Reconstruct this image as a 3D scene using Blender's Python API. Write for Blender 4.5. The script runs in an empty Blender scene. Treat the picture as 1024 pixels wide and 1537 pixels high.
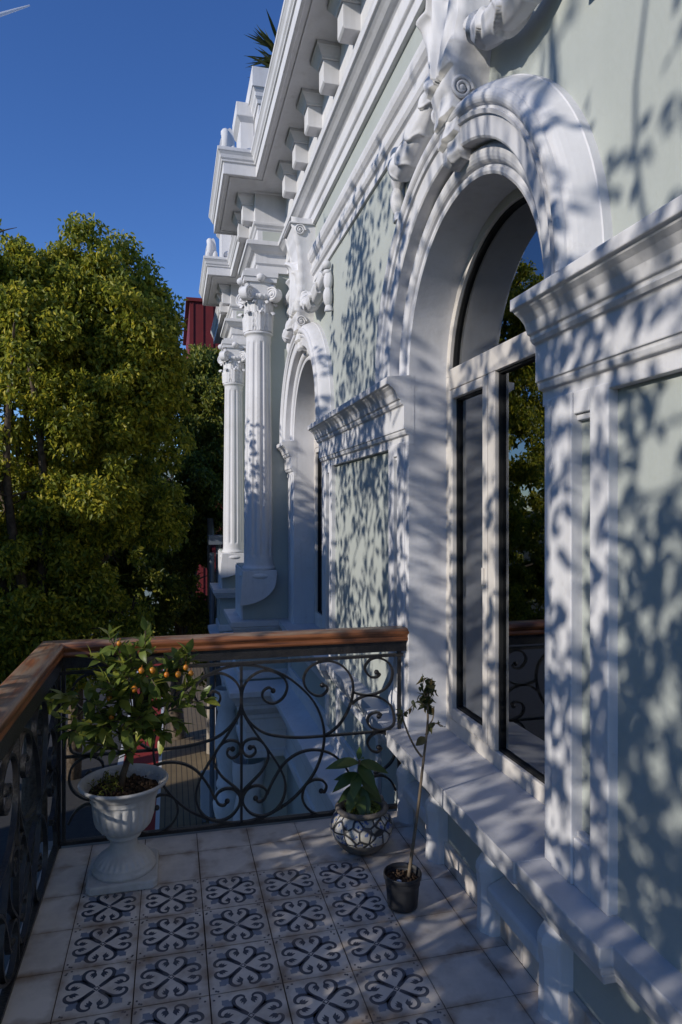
import bpy, bmesh, math, random
import numpy as np
from mathutils import Vector, Matrix
random.seed(7); rng = np.random.default_rng(7)
SC = bpy.context.scene
COL = SC.collection
pi = math.pi

# ------------------------------------------------------------------ camera, sky, sun, exposure
YAW = math.atan(255/1021)
cam_d = bpy.data.cameras.new("camera"); cam = bpy.data.objects.new("camera", cam_d); COL.objects.link(cam)
cam.location = (0, 0, 1.6); cam.rotation_euler = (pi/2, 0, -YAW)
cam_d.sensor_fit = 'VERTICAL'; cam_d.sensor_height = 36; cam_d.lens = 1021/1537*36
cam_d.shift_y = -0.0016
cam_d.clip_start = 0.05; cam_d.clip_end = 20000
SC.camera = cam

SY = 0.42      # how far the light drifts along the facade per metre towards it
SUN_TRAVEL = Vector((1.0, SY, -0.42)).normalized()
w = bpy.data.worlds.new("World"); SC.world = w; w.use_nodes = True
nt = w.node_tree; bg = nt.nodes['Background']
sky = nt.nodes.new('ShaderNodeTexSky'); sky.sky_type = 'NISHITA'; sky.sun_disc = False
sky.sun_elevation = math.asin(-SUN_TRAVEL.z); sky.sun_rotation = math.atan2(-SUN_TRAVEL.x, -SUN_TRAVEL.y)
sky.air_density = 1.0; sky.dust_density = 0.0; sky.ozone_density = 5.0; sky.altitude = 900
hs = nt.nodes.new('ShaderNodeHueSaturation'); hs.inputs['Saturation'].default_value = 1.12; hs.inputs['Hue'].default_value = .512; hs.inputs['Value'].default_value = 1.0
nt.links.new(sky.outputs[0], hs.inputs['Color']); nt.links.new(hs.outputs[0], bg.inputs[0]); bg.inputs[1].default_value = 0.128
sun_d = bpy.data.lights.new("sun", 'SUN'); sun_d.energy = 3.05; sun_d.angle = math.radians(0.55); sun_d.color = (1.0, 0.94, 0.86)
sun = bpy.data.objects.new("sun", sun_d); COL.objects.link(sun)
sun.rotation_euler = SUN_TRAVEL.to_track_quat('-Z', 'Y').to_euler(); sun.location = (-30, -10, 30)
SC.view_settings.view_transform = 'Standard'; SC.view_settings.look = 'None'
SC.view_settings.gamma = 1; SC.view_settings.exposure = 0.33; SC.view_settings.use_curve_mapping = False
try:
    SC.cycles.max_bounces = 6; SC.cycles.diffuse_bounces = 3; SC.cycles.glossy_bounces = 3
    SC.cycles.transparent_max_bounces = 8
except Exception: pass

# ------------------------------------------------------------------ materials
def node(nt, t, **kw):
    n = nt.nodes.new(t)
    for k, v in kw.items(): setattr(n, k, v)
    return n
def mat(name, col, rough=0.6, spec=0.4, metal=0.0, col2=None, nscale=4.0, nlo=.35, nhi=.65, detail=6, bump=0.0, bscale=60.0, stretch=None):
    m = bpy.data.materials.new(name); m.use_nodes = True; nt = m.node_tree
    b = nt.nodes['Principled BSDF']
    b.inputs['Base Color'].default_value = (*col, 1); b.inputs['Roughness'].default_value = rough
    b.inputs['Specular IOR Level'].default_value = spec; b.inputs['Metallic'].default_value = metal
    tc = node(nt, 'ShaderNodeTexCoord'); vec = tc.outputs['Object']
    if stretch:
        mp = node(nt, 'ShaderNodeMapping'); mp.inputs['Scale'].default_value = stretch
        nt.links.new(vec, mp.inputs[0]); vec = mp.outputs[0]
    if col2:
        n = node(nt, 'ShaderNodeTexNoise'); n.inputs['Scale'].default_value = nscale; n.inputs['Detail'].default_value = detail
        n.inputs['Roughness'].default_value = .62
        nt.links.new(vec, n.inputs['Vector'])
        mr = node(nt, 'ShaderNodeMapRange'); mr.inputs[1].default_value = nlo; mr.inputs[2].default_value = nhi
        nt.links.new(n.outputs[0], mr.inputs[0])
        mx = node(nt, 'ShaderNodeMix', data_type='RGBA')
        mx.inputs[6].default_value = (*col, 1); mx.inputs[7].default_value = (*col2, 1)
        nt.links.new(mr.outputs[0], mx.inputs[0]); nt.links.new(mx.outputs[2], b.inputs['Base Color'])
    if bump:
        n2 = node(nt, 'ShaderNodeTexNoise'); n2.inputs['Scale'].default_value = bscale; n2.inputs['Detail'].default_value = 5
        nt.links.new(vec, n2.inputs['Vector'])
        bp = node(nt, 'ShaderNodeBump'); bp.inputs['Strength'].default_value = bump; bp.inputs['Distance'].default_value = .01
        nt.links.new(n2.outputs[0], bp.inputs['Height']); nt.links.new(bp.outputs[0], b.inputs['Normal'])
    return m

M = {}
M['white'] = mat('white_stucco', (.66,.655,.665), .75, .25, col2=(.58,.575,.58), nscale=2.2, bump=.12, bscale=45)
M['green'] = mat('sage_stucco', (.43,.455,.42), .8, .2, col2=(.385,.41,.38), nscale=1.6, bump=.15, bscale=55)
M['sill'] = mat('painted_sill', (.58,.575,.585), .6, .3, col2=(.48,.475,.48), nscale=3, bump=.08)
M['frame'] = mat('window_frame_paint', (.64,.60,.55), .5, .4, col2=(.56,.52,.47), nscale=5)
M['iron'] = mat('black_iron', (.018,.018,.02), .42, .5, .3, col2=(.04,.036,.034), nscale=25, bump=.3, bscale=120)
M['seal'] = mat('rubber_seal', (.012,.012,.012), .6, .3)
M['soil'] = mat('potting_soil', (.035,.022,.014), .95, .1, col2=(.09,.06,.04), nscale=45, bump=1.0, bscale=70)
M['urn'] = mat('cast_stone', (.52,.51,.50), .7, .3, col2=(.40,.385,.365), nscale=9, nlo=.4, nhi=.75, bump=.2, bscale=60)
M['plastic'] = mat('black_plastic', (.014,.015,.018), .45, .5, col2=(.03,.03,.032), nscale=14)
M['bark'] = mat('bark', (.07,.05,.035), .9, .1, col2=(.14,.11,.08), nscale=14, bump=.6, bscale=40)
M['stem'] = mat('sapling_stem', (.12,.085,.055), .7, .3, col2=(.20,.16,.11), nscale=40)
M['fruit'] = mat('kumquat_skin', (.52,.14,.010), .35, .5, col2=(.50,.22,.02), nscale=20)
M['room'] = mat('room_paint', (.30,.33,.31), .8, .2)
M['curtain'] = mat('curtain_cloth', (.25,.40,.38), .9, .1, col2=(.18,.30,.29), nscale=8)
M['asphalt'] = mat('asphalt', (.045,.045,.047), .9, .2, col2=(.06,.058,.055), nscale=8)
M['ground'] = mat('earth', (.05,.05,.04), .95, .1, col2=(.07,.07,.04), nscale=.5)
M['red_lane'] = mat('red_lane_paint', (.30,.03,.025), .8, .2, col2=(.22,.03,.025), nscale=3)
M['linepaint'] = mat('road_paint', (.55,.55,.53), .8, .2)
M['redmetal'] = mat('red_cladding', (.16,.018,.02), .7, .3, col2=(.13,.017,.018), nscale=3)
M['teal'] = mat('teal_render', (.25,.34,.33), .8, .2)
M['oldwood'] = mat('weathered_post', (.22,.18,.14), .85, .2, col2=(.32,.28,.22), nscale=6, stretch=(6,6,.6))
M['pipe'] = mat('grey_pipe', (.12,.14,.17), .5, .4)
M['edge'] = mat('slab_edge_paint', (.13,.17,.19), .6, .4, col2=(.10,.13,.15), nscale=4)
M['panel'] = mat('signboard', (.55,.56,.60), .6, .3)
M['moss'] = mat('moss', (.06,.09,.015), .95, .1, col2=(.11,.13,.02), nscale=60)
M['pale_inside'] = M['urn']

def weather(m, streak, amt, dirt, amt2):
    nt=m.node_tree; L=nt.links.new; b=nt.nodes['Principled BSDF']; src=b.inputs['Base Color'].links[0].from_socket
    tc=node(nt,'ShaderNodeTexCoord'); mp=node(nt,'ShaderNodeMapping'); mp.inputs['Scale'].default_value=(9,9,.55); L(tc.outputs['Object'],mp.inputs[0])
    n=node(nt,'ShaderNodeTexNoise'); n.inputs['Scale'].default_value=1.6; n.inputs['Detail'].default_value=7; n.inputs['Roughness'].default_value=.65; L(mp.outputs[0],n.inputs['Vector'])
    r=node(nt,'ShaderNodeMapRange'); r.inputs[1].default_value=.50; r.inputs[2].default_value=.78; r.inputs[4].default_value=amt; L(n.outputs[0],r.inputs[0])
    x=node(nt,'ShaderNodeMix',data_type='RGBA'); L(r.outputs[0],x.inputs[0]); L(src,x.inputs[6]); x.inputs[7].default_value=(*streak,1)
    n2=node(nt,'ShaderNodeTexNoise'); n2.inputs['Scale'].default_value=11; n2.inputs['Detail'].default_value=8; n2.inputs['Roughness'].default_value=.75; L(tc.outputs['Object'],n2.inputs['Vector'])
    r2=node(nt,'ShaderNodeMapRange'); r2.inputs[1].default_value=.58; r2.inputs[2].default_value=.80; r2.inputs[4].default_value=amt2; L(n2.outputs[0],r2.inputs[0])
    y=node(nt,'ShaderNodeMix',data_type='RGBA'); L(r2.outputs[0],y.inputs[0]); L(x.outputs[2],y.inputs[6]); y.inputs[7].default_value=(*dirt,1)
    L(y.outputs[2],b.inputs['Base Color'])
weather(M['white'],(.42,.41,.40),.38,(.36,.34,.31),.5)
weather(M['green'],(.36,.39,.35),.40,(.34,.36,.32),.35)
weather(M['sill'],(.40,.39,.38),.3,(.25,.235,.21),.7)
weather(M['urn'],(.33,.32,.30),.4,(.22,.20,.17),.6)

def wood_mat():
    m = bpy.data.materials.new('varnished_wood'); m.use_nodes = True; nt = m.node_tree; b = nt.nodes['Principled BSDF']
    tc = node(nt, 'ShaderNodeTexCoord'); mp = node(nt, 'ShaderNodeMapping')
    nt.links.new(tc.outputs['UV'], mp.inputs[0]); mp.inputs['Scale'].default_value = (1.2, 34, 1)
    n = node(nt, 'ShaderNodeTexNoise'); n.inputs['Scale'].default_value = 2.2; n.inputs['Detail'].default_value = 8; n.inputs['Roughness'].default_value=.65
    nt.links.new(mp.outputs[0], n.inputs['Vector'])
    cr = node(nt, 'ShaderNodeValToRGB')
    e = cr.color_ramp.elements; e[0].position=.34; e[0].color=(.035,.013,.006,1); e[1].position=.68; e[1].color=(.35,.135,.05,1)
    k = cr.color_ramp.elements.new(.5); k.color=(.21,.072,.026,1)
    nt.links.new(n.outputs[0], cr.inputs[0])
    # worn grey on faces that look up (weather reaches the top of the rail)
    n3 = node(nt, 'ShaderNodeTexNoise'); n3.inputs['Scale'].default_value = 3.5; n3.inputs['Detail'].default_value=6
    mp3 = node(nt, 'ShaderNodeMapping'); mp3.inputs['Scale'].default_value = (1.5, 9, 1)
    nt.links.new(tc.outputs['UV'], mp3.inputs[0]); nt.links.new(mp3.outputs[0], n3.inputs['Vector'])
    ge = node(nt, 'ShaderNodeNewGeometry'); sx = node(nt, 'ShaderNodeSeparateXYZ'); nt.links.new(ge.outputs['Normal'], sx.inputs[0])
    mr = node(nt, 'ShaderNodeMapRange'); mr.inputs[1].default_value=.35; mr.inputs[2].default_value=.6
    nt.links.new(n3.outputs[0], mr.inputs[0])
    up = node(nt, 'ShaderNodeMapRange'); up.inputs[1].default_value=.5; up.inputs[2].default_value=.95; nt.links.new(sx.outputs[2], up.inputs[0])
    mu = node(nt, 'ShaderNodeMath', operation='MULTIPLY'); nt.links.new(mr.outputs[0], mu.inputs[0]); nt.links.new(up.outputs[0], mu.inputs[1])
    mx = node(nt, 'ShaderNodeMix', data_type='RGBA'); nt.links.new(mu.outputs[0], mx.inputs[0])
    nt.links.new(cr.outputs[0], mx.inputs[6]); mx.inputs[7].default_value=(.27,.19,.13,1)
    nt.links.new(mx.outputs[2], b.inputs['Base Color'])
    b.inputs['Roughness'].default_value=.38
    bp = node(nt,'ShaderNodeBump'); bp.inputs['Strength'].default_value=.35; bp.inputs['Distance'].default_value=.004
    nt.links.new(n.outputs[0], bp.inputs['Height']); nt.links.new(bp.outputs[0], b.inputs['Normal'])
    return m
M['wood'] = wood_mat()

TILE = .2435; TX0 = -.364; TY0 = 3.25
def tile_mat(name, base, base2, stain):
    m = bpy.data.materials.new(name); m.use_nodes = True; nt = m.node_tree; b = nt.nodes['Principled BSDF']
    tc = node(nt,'ShaderNodeTexCoord'); L = nt.links.new
    sep = node(nt,'ShaderNodeSeparateXYZ'); L(tc.outputs['Object'], sep.inputs[0])
    def edge(o, off):
        a = node(nt,'ShaderNodeMath',operation='SUBTRACT'); L(o,a.inputs[0]); a.inputs[1].default_value=off
        d = node(nt,'ShaderNodeMath',operation='PINGPONG'); L(a.outputs[0],d.inputs[0]); d.inputs[1].default_value=TILE/2
        return d.outputs[0]
    mn = node(nt,'ShaderNodeMath',operation='MINIMUM'); L(edge(sep.outputs[0],TX0),mn.inputs[0]); L(edge(sep.outputs[1],TY0),mn.inputs[1])
    n1 = node(nt,'ShaderNodeTexNoise'); n1.inputs['Scale'].default_value=9; n1.inputs['Detail'].default_value=7; L(tc.outputs['Object'],n1.inputs['Vector'])
    n2 = node(nt,'ShaderNodeTexNoise'); n2.inputs['Scale'].default_value=3.1; n2.inputs['Detail'].default_value=8; n2.inputs['Roughness'].default_value=.7; L(tc.outputs['Object'],n2.inputs['Vector'])
    # stain = edge distance small, broken by noise
    e1 = node(nt,'ShaderNodeMapRange'); e1.inputs[1].default_value=0; e1.inputs[2].default_value=.045; e1.inputs[3].default_value=.24; e1.inputs[4].default_value=0; L(mn.outputs[0],e1.inputs[0])
    ad = node(nt,'ShaderNodeMath',operation='ADD'); L(e1.outputs[0],ad.inputs[0]); L(n1.outputs[0],ad.inputs[1])
    s1 = node(nt,'ShaderNodeMapRange'); s1.inputs[1].default_value=.56; s1.inputs[2].default_value=.9; L(ad.outputs[0],s1.inputs[0])
    s2 = node(nt,'ShaderNodeMapRange'); s2.inputs[1].default_value=.40; s2.inputs[2].default_value=.66; L(n2.outputs[0],s2.inputs[0])
    mx = node(nt,'ShaderNodeMix',data_type='RGBA'); mx.inputs[6].default_value=(*base,1); mx.inputs[7].default_value=(*base2,1); L(s2.outputs[0],mx.inputs[0])
    mx2 = node(nt,'ShaderNodeMix',data_type='RGBA'); L(mx.outputs[2],mx2.inputs[6]); mx2.inputs[7].default_value=(*stain,1); L(s1.outputs[0],mx2.inputs[0])
    L(mx2.outputs[2], b.inputs['Base Color'])
    rr = node(nt,'ShaderNodeMapRange'); rr.inputs[3].default_value=.4; rr.inputs[4].default_value=.75; L(n1.outputs[0],rr.inputs[0]); L(rr.outputs[0],b.inputs['Roughness'])
    bp = node(nt,'ShaderNodeBump'); bp.inputs['Strength'].default_value=.15; bp.inputs['Distance'].default_value=.004; L(n1.outputs[0],bp.inputs['Height']); L(bp.outputs[0],b.inputs['Normal'])
    return m
M['tile'] = tile_mat('plain_tile',(.66,.60,.54),(.47,.43,.39),(.24,.165,.11))
M['tile_ink'] = tile_mat('navy_tile_glaze',(.04,.05,.078),(.085,.095,.12),(.20,.15,.12))
M['tile_blue'] = tile_mat('blue_tile_glaze',(.17,.205,.275),(.25,.27,.31),(.28,.23,.19))
M['grout'] = mat('grout',(.07,.048,.034),.95,.1,col2=(.11,.08,.06),nscale=20)

def deck_mat():
    m = bpy.data.materials.new('ribbed_decking'); m.use_nodes=True; nt=m.node_tree; b=nt.nodes['Principled BSDF']; L=nt.links.new
    tc=node(nt,'ShaderNodeTexCoord'); sep=node(nt,'ShaderNodeSeparateXYZ'); L(tc.outputs['Object'],sep.inputs[0])
    d=node(nt,'ShaderNodeMath',operation='PINGPONG'); L(sep.outputs[0],d.inputs[0]); d.inputs[1].default_value=.06
    s=node(nt,'ShaderNodeMapRange'); s.inputs[1].default_value=.004; s.inputs[2].default_value=.014; L(d.outputs[0],s.inputs[0])
    n=node(nt,'ShaderNodeTexNoise'); n.inputs['Scale'].default_value=4; n.inputs['Detail'].default_value=6; L(tc.outputs['Object'],n.inputs['Vector'])
    c=node(nt,'ShaderNodeMix',data_type='RGBA'); c.inputs[6].default_value=(.12,.085,.045,1); c.inputs[7].default_value=(.20,.15,.08,1); L(n.outputs[0],c.inputs[0])
    c2=node(nt,'ShaderNodeMix',data_type='RGBA'); c2.inputs[6].default_value=(.03,.022,.015,1); L(c.outputs[2],c2.inputs[7]); L(s.outputs[0],c2.inputs[0])
    L(c2.outputs[2],b.inputs['Base Color']); b.inputs['Roughness'].default_value=.8
    return m
M['deck']=deck_mat()

def leaf_mat(name, c1, c2, c3, trans=.35, rough=.45):
    m=bpy.data.materials.new(name); m.use_nodes=True; nt=m.node_tree; L=nt.links.new
    b=nt.nodes['Principled BSDF']; out=nt.nodes['Material Output']
    g=node(nt,'ShaderNodeNewGeometry'); cr=node(nt,'ShaderNodeValToRGB'); e=cr.color_ramp.elements
    e[0].position=0; e[0].color=(*c1,1); e[1].position=1; e[1].color=(*c3,1); k=e.new(.55); k.color=(*c2,1)
    L(g.outputs['Random Per Island'],cr.inputs[0]); L(cr.outputs[0],b.inputs['Base Color'])
    b.inputs['Roughness'].default_value=rough; b.inputs['Specular IOR Level'].default_value=.35
    t=node(nt,'ShaderNodeBsdfTranslucent'); L(cr.outputs[0],t.inputs[0])
    mx=node(nt,'ShaderNodeMixShader'); mx.inputs[0].default_value=trans; L(b.outputs[0],mx.inputs[1]); L(t.outputs[0],mx.inputs[2]); L(mx.outputs[0],out.inputs[0])
    return m
M['leaf_main']=leaf_mat('autumn_green_leaf',(.12,.16,.024),(.29,.315,.036),(.62,.52,.05),.5)
M['leaf_dark']=leaf_mat('dark_green_leaf',(.085,.115,.02),(.16,.19,.03),(.36,.33,.04),.45)
M['leaf_citrus']=leaf_mat('citrus_leaf',(.11,.16,.035),(.18,.235,.05),(.38,.38,.06),.42,.34)
M['leaf_pot']=leaf_mat('glossy_pot_leaf',(.05,.085,.025),(.075,.12,.03),(.12,.16,.04),.3,.3)
M['leaf_dry']=leaf_mat('curled_leaf',(.04,.05,.02),(.09,.10,.03),(.14,.10,.04),.3)
M['leaf_yucca']=leaf_mat('yucca_leaf',(.06,.08,.03),(.10,.12,.04),(.16,.16,.05),.2)

def glass_mat():
    m=bpy.data.materials.new('window_glass'); m.use_nodes=True; nt=m.node_tree; L=nt.links.new
    out=nt.nodes['Material Output']; nt.nodes.remove(nt.nodes['Principled BSDF'])
    gl=node(nt,'ShaderNodeBsdfGlossy'); gl.inputs['Roughness'].default_value=.0; gl.inputs['Color'].default_value=(.86,.9,.95,1)
    tr=node(nt,'ShaderNodeBsdfTransparent'); tr.inputs[0].default_value=(.78,.86,.83,1)
    fr=node(nt,'ShaderNodeFresnel'); fr.inputs[0].default_value=3.6
    mx=node(nt,'ShaderNodeMixShader'); L(fr.outputs[0],mx.inputs[0]); L(tr.outputs[0],mx.inputs[1]); L(gl.outputs[0],mx.inputs[2]); L(mx.outputs[0],out.inputs[0])
    return m
M['glass']=glass_mat()

def mosaic_mat():
    m=bpy.data.materials.new('broken_tile_mosaic'); m.use_nodes=True; nt=m.node_tree; L=nt.links.new; b=nt.nodes['Principled BSDF']
    tc=node(nt,'ShaderNodeTexCoord')
    v=node(nt,'ShaderNodeTexVoronoi'); v.feature='DISTANCE_TO_EDGE'; v.inputs['Scale'].default_value=17; L(tc.outputs['Object'],v.inputs['Vector'])
    v2=node(nt,'ShaderNodeTexVoronoi'); v2.feature='F1'; v2.inputs['Scale'].default_value=17; L(tc.outputs['Object'],v2.inputs['Vector'])
    edge=node(nt,'ShaderNodeMapRange'); edge.inputs[1].default_value=.035; edge.inputs[2].default_value=.08; L(v.outputs['Distance'],edge.inputs[0])
    n=node(nt,'ShaderNodeTexNoise'); n.inputs['Scale'].default_value=55; n.inputs['Detail'].default_value=3; L(tc.outputs['Object'],n.inputs['Vector'])
    sc=node(nt,'ShaderNodeSeparateColor'); L(v2.outputs['Color'],sc.inputs[0])
    ad=node(nt,'ShaderNodeMath',operation='MULTIPLY_ADD'); ad.inputs[1].default_value=.22; L(sc.outputs[0],ad.inputs[0]); L(n.outputs[0],ad.inputs[2])
    ink=node(nt,'ShaderNodeMapRange'); ink.inputs[1].default_value=.66; ink.inputs[2].default_value=.72; L(ad.outputs[0],ink.inputs[0])
    base=node(nt,'ShaderNodeMix',data_type='RGBA'); base.inputs[6].default_value=(.52,.51,.48,1); base.inputs[7].default_value=(.36,.33,.27,1); L(sc.outputs[1],base.inputs[0])
    c=node(nt,'ShaderNodeMix',data_type='RGBA'); L(base.outputs[2],c.inputs[6]); c.inputs[7].default_value=(.07,.11,.26,1); L(ink.outputs[0],c.inputs[0])
    c2=node(nt,'ShaderNodeMix',data_type='RGBA'); c2.inputs[6].default_value=(.03,.03,.032,1); L(c.outputs[2],c2.inputs[7]); L(edge.outputs[0],c2.inputs[0])
    L(c2.outputs[2],b.inputs['Base Color']); b.inputs['Roughness'].default_value=.35
    bp=node(nt,'ShaderNodeBump'); bp.inputs['Strength'].default_value=.7; bp.inputs['Distance'].default_value=.005; L(edge.outputs[0],bp.inputs['Height']); L(bp.outputs[0],b.inputs['Normal'])
    return m
M['mosaic']=mosaic_mat()
M['clay']=mat('raw_cement',(.20,.175,.15),.85,.2,col2=(.11,.095,.08),nscale=14,bump=.3)

def contrail_mat():
    m=bpy.data.materials.new('contrail_vapour'); m.use_nodes=True; nt=m.node_tree; L=nt.links.new; out=nt.nodes['Material Output']
    b=nt.nodes['Principled BSDF']; b.inputs['Base Color'].default_value=(.8,.82,.85,1); b.inputs['Roughness'].default_value=1
    t=node(nt,'ShaderNodeBsdfTransparent'); mx=node(nt,'ShaderNodeMixShader'); mx.inputs[0].default_value=.35
    L(t.outputs[0],mx.inputs[1]); L(b.outputs[0],mx.inputs[2]); L(mx.outputs[0],out.inputs[0]); return m
M['vapour']=contrail_mat()

# ------------------------------------------------------------------ mesh helpers
class MB:
    def __init__(s): s.v=[]; s.f=[]; s.m=[]; s.sm=[]; s.uv=[]
    def add(s, vs, fs, mi=0, smooth=False, uvs=None):
        o=len(s.v); s.v.extend([tuple(p) for p in vs])
        for i,f in enumerate(fs):
            s.f.append([o+k for k in f]); s.m.append(mi); s.sm.append(smooth)
            s.uv.append(uvs[i] if uvs else None)
        return s
    def box(s,x0,x1,y0,y1,z0,z1,mi=0):
        v=[(x0,y0,z0),(x1,y0,z0),(x1,y1,z0),(x0,y1,z0),(x0,y0,z1),(x1,y0,z1),(x1,y1,z1),(x0,y1,z1)]
        return s.add(v,[(0,3,2,1),(4,5,6,7),(0,1,5,4),(1,2,6,5),(2,3,7,6),(3,0,4,7)],mi)
    def prism(s,poly,axis,a0,a1,mi=0,smooth=False):
        """poly: 2-D points; axis 'y': (x,z) extruded along y; 'x': (y,z); 'z': (x,y)"""
        def P(p,a):
            if axis=='y': return (p[0],a,p[1])
            if axis=='x': return (a,p[0],p[1])
            return (p[0],p[1],a)
        n=len(poly); vs=[P(p,a0) for p in poly]+[P(p,a1) for p in poly]
        fs=[tuple(range(n)),tuple(range(2*n-1,n-1,-1))]
        for i in range(n):
            j=(i+1)%n; fs.append((i,j,n+j,n+i))
        return s.add(vs,fs,mi,smooth)
    def grid(s,pts,mi=0,smooth=True,closed_u=False,closed_v=False):
        """pts[i][j] grid"""
        nu=len(pts); nv=len(pts[0]); vs=[p for r in pts for p in r]; fs=[]
        for i in range(nu if closed_u else nu-1):
            for j in range(nv if closed_v else nv-1):
                i2=(i+1)%nu; j2=(j+1)%nv
                fs.append((i*nv+j,i2*nv+j,i2*nv+j2,i*nv+j2))
        return s.add(vs,fs,mi,smooth)
    def tube(s,path,rad,seg=8,mi=0,smooth=True,cap=True,mod=None):
        P=[Vector(p) for p in path]; n=len(P)
        if not hasattr(rad,'__len__'): rad=[rad]*n
        ref=None; rows=[]
        for i in range(n):
            t=(P[min(i+1,n-1)]-P[max(i-1,0)]).normalized()
            if ref is None:
                ref=Vector((0,0,1)) if abs(t.z)<.9 else Vector((1,0,0))
            a=(ref-t*ref.dot(t)).normalized(); b=t.cross(a); ref=a
            row=[]
            for k in range(seg):
                th=2*pi*k/seg; r=rad[i]*(mod(i/(n-1),th) if mod else 1)
                row.append(P[i]+a*math.cos(th)*r+b*math.sin(th)*r)
            rows.append(row)
        s.grid(rows,mi,smooth,closed_v=True)
        if cap:
            o=len(s.v)
            s.add(rows[0],[tuple(range(seg-1,-1,-1))],mi); s.add(rows[-1],[tuple(range(seg))],mi)
        return s
    def lathe(s,prof,c,seg=40,mi=0,smooth=True,mod=None,a0=0,a1=2*pi):
        full=abs(a1-a0-2*pi)<1e-6; rows=[]
        for (r,z) in prof:
            row=[]
            for k in range(seg if full else seg+1):
                th=a0+(a1-a0)*k/seg; rr=r*(mod(th,z) if mod else 1)
                row.append((c[0]+rr*math.cos(th),c[1]+rr*math.sin(th),c[2]+z))
            rows.append(row)
        # orient outward: rows go up
        rows2=[list(r) for r in rows]
        nu=len(rows2); nv=len(rows2[0]); vs=[p for r in rows2 for p in r]; fs=[]
        for i in range(nu-1):
            for j in range(nv if full else nv-1):
                j2=(j+1)%nv; fs.append((i*nv+j,i*nv+j2,(i+1)*nv+j2,(i+1)*nv+j))
        return s.add(vs,fs,mi,smooth)
    def sphere(s,c,r,mi=0,seg=10,sc=(1,1,1)):
        prof=[(max(1e-4,r*math.sin(pi*i/seg)),-r*math.cos(pi*i/seg)) for i in range(seg+1)]
        o=len(s.v); s.lathe(prof,(0,0,0),seg*2,mi)
        for i in range(o,len(s.v)):
            p=s.v[i]; s.v[i]=(c[0]+p[0]*sc[0],c[1]+p[1]*sc[1],c[2]+p[2]*sc[2])
        return s
    def mould(s,path,prof,mi=0,cap=True,smooth=False):
        """sweep profile (p outward-left, z) along a plan path with mitred corners"""
        n=len(path); P=[Vector((p[0],p[1])) for p in path]; offs=[]
        def nrm(a,b):
            d=(b-a).normalized(); return Vector((-d.y,d.x))
        for i in range(n):
            if i==0: o=nrm(P[0],P[1])
            elif i==n-1: o=nrm(P[-2],P[-1])
            else:
                a=nrm(P[i-1],P[i]); b=nrm(P[i],P[i+1]); m=(a+b)
                o=m/(1+a.dot(b))
            offs.append(o)
        rows=[[(P[i].x+offs[i].x*p,P[i].y+offs[i].y*p,z) for (p,z) in prof] for i in range(n)]
        nv=len(prof); vs=[q for r in rows for q in r]; fs=[]
        for i in range(n-1):
            for j in range(nv-1):
                fs.append((i*nv+j,(i+1)*nv+j,(i+1)*nv+j+1,i*nv+j+1))
        s.add(vs,fs,mi,smooth)
        if cap:
            s.add(rows[0],[tuple(range(nv))],mi); s.add(rows[-1],[tuple(range(nv-1,-1,-1))],mi)
        return s
    def build(s,name,mats,parent=None,label=None,weld=False,bevel=0):
        me=bpy.data.meshes.new(name); me.from_pydata(s.v,[],s.f)
        if not isinstance(mats,(list,tuple)): mats=[mats]
        for m in mats: me.materials.append(m)
        me.polygons.foreach_set('material_index',s.m); me.polygons.foreach_set('use_smooth',s.sm)
        if any(u is not None for u in s.uv):
            ul=me.uv_layers.new(name='UVMap')
            for p,u in zip(me.polygons,s.uv):
                if u:
                    for li,c in zip(p.loop_indices,u): ul.data[li].uv=c
        me.update()
        bm=bmesh.new(); bm.from_mesh(me)
        if weld: bmesh.ops.remove_doubles(bm,verts=bm.verts,dist=1e-4)
        bmesh.ops.recalc_face_normals(bm,faces=bm.faces)
        bm.to_mesh(me); bm.free()
        o=bpy.data.objects.new(name,me); COL.objects.link(o)
        if parent: o.parent=parent
        if label: o['label']=label
        if bevel:
            b=o.modifiers.new('bevel','BEVEL'); b.width=bevel; b.segments=2; b.limit_method='ANGLE'; b.angle_limit=math.radians(40)
            b.harden_normals=False
        return o
def empty(name,label,cat,loc=(0,0,0),group=None):
    o=bpy.data.objects.new(name,None); COL.objects.link(o); o.empty_display_size=.1
    o['label']=label; o['category']=cat
    if group: o['group']=group
    return o
def tag(o,label=None,cat=None,group=None,kind=None):
    if label: o['label']=label
    if cat: o['category']=cat
    if group: o['group']=group
    if kind: o['kind']=kind
    return o
def copytree(o,parent=None,off=(0,0,0)):
    c=o.copy(); COL.objects.link(c)
    if parent: c.parent=parent
    c.location=o.location+Vector(off)
    for ch in list(o.children): copytree(ch,c)
    return c
def crom(pts,n=8):
    P=[Vector(p) for p in pts]; out=[]
    for i in range(len(P)-1):
        p0=P[max(i-1,0)];p1=P[i];p2=P[i+1];p3=P[min(i+2,len(P)-1)]
        for k in range(n):
            t=k/n
            out.append(.5*((2*p1)+(p2-p0)*t+(2*p0-5*p1+4*p2-p3)*t*t+(3*p1-p0-3*p2+p3)*t**3))
    out.append(P[-1]); return out

# ------------------------------------------------------------------ villa
XW=1.25; YC=2.73; RI=.675; ZS=2.31; PERIOD=3.475
YCS=[YC,YC+PERIOD]
Y0=-3.5; Y1=14.0
villa=empty('villa','pale green stucco villa with white arched windows and carved mouldings along the balcony','villa')

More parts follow.
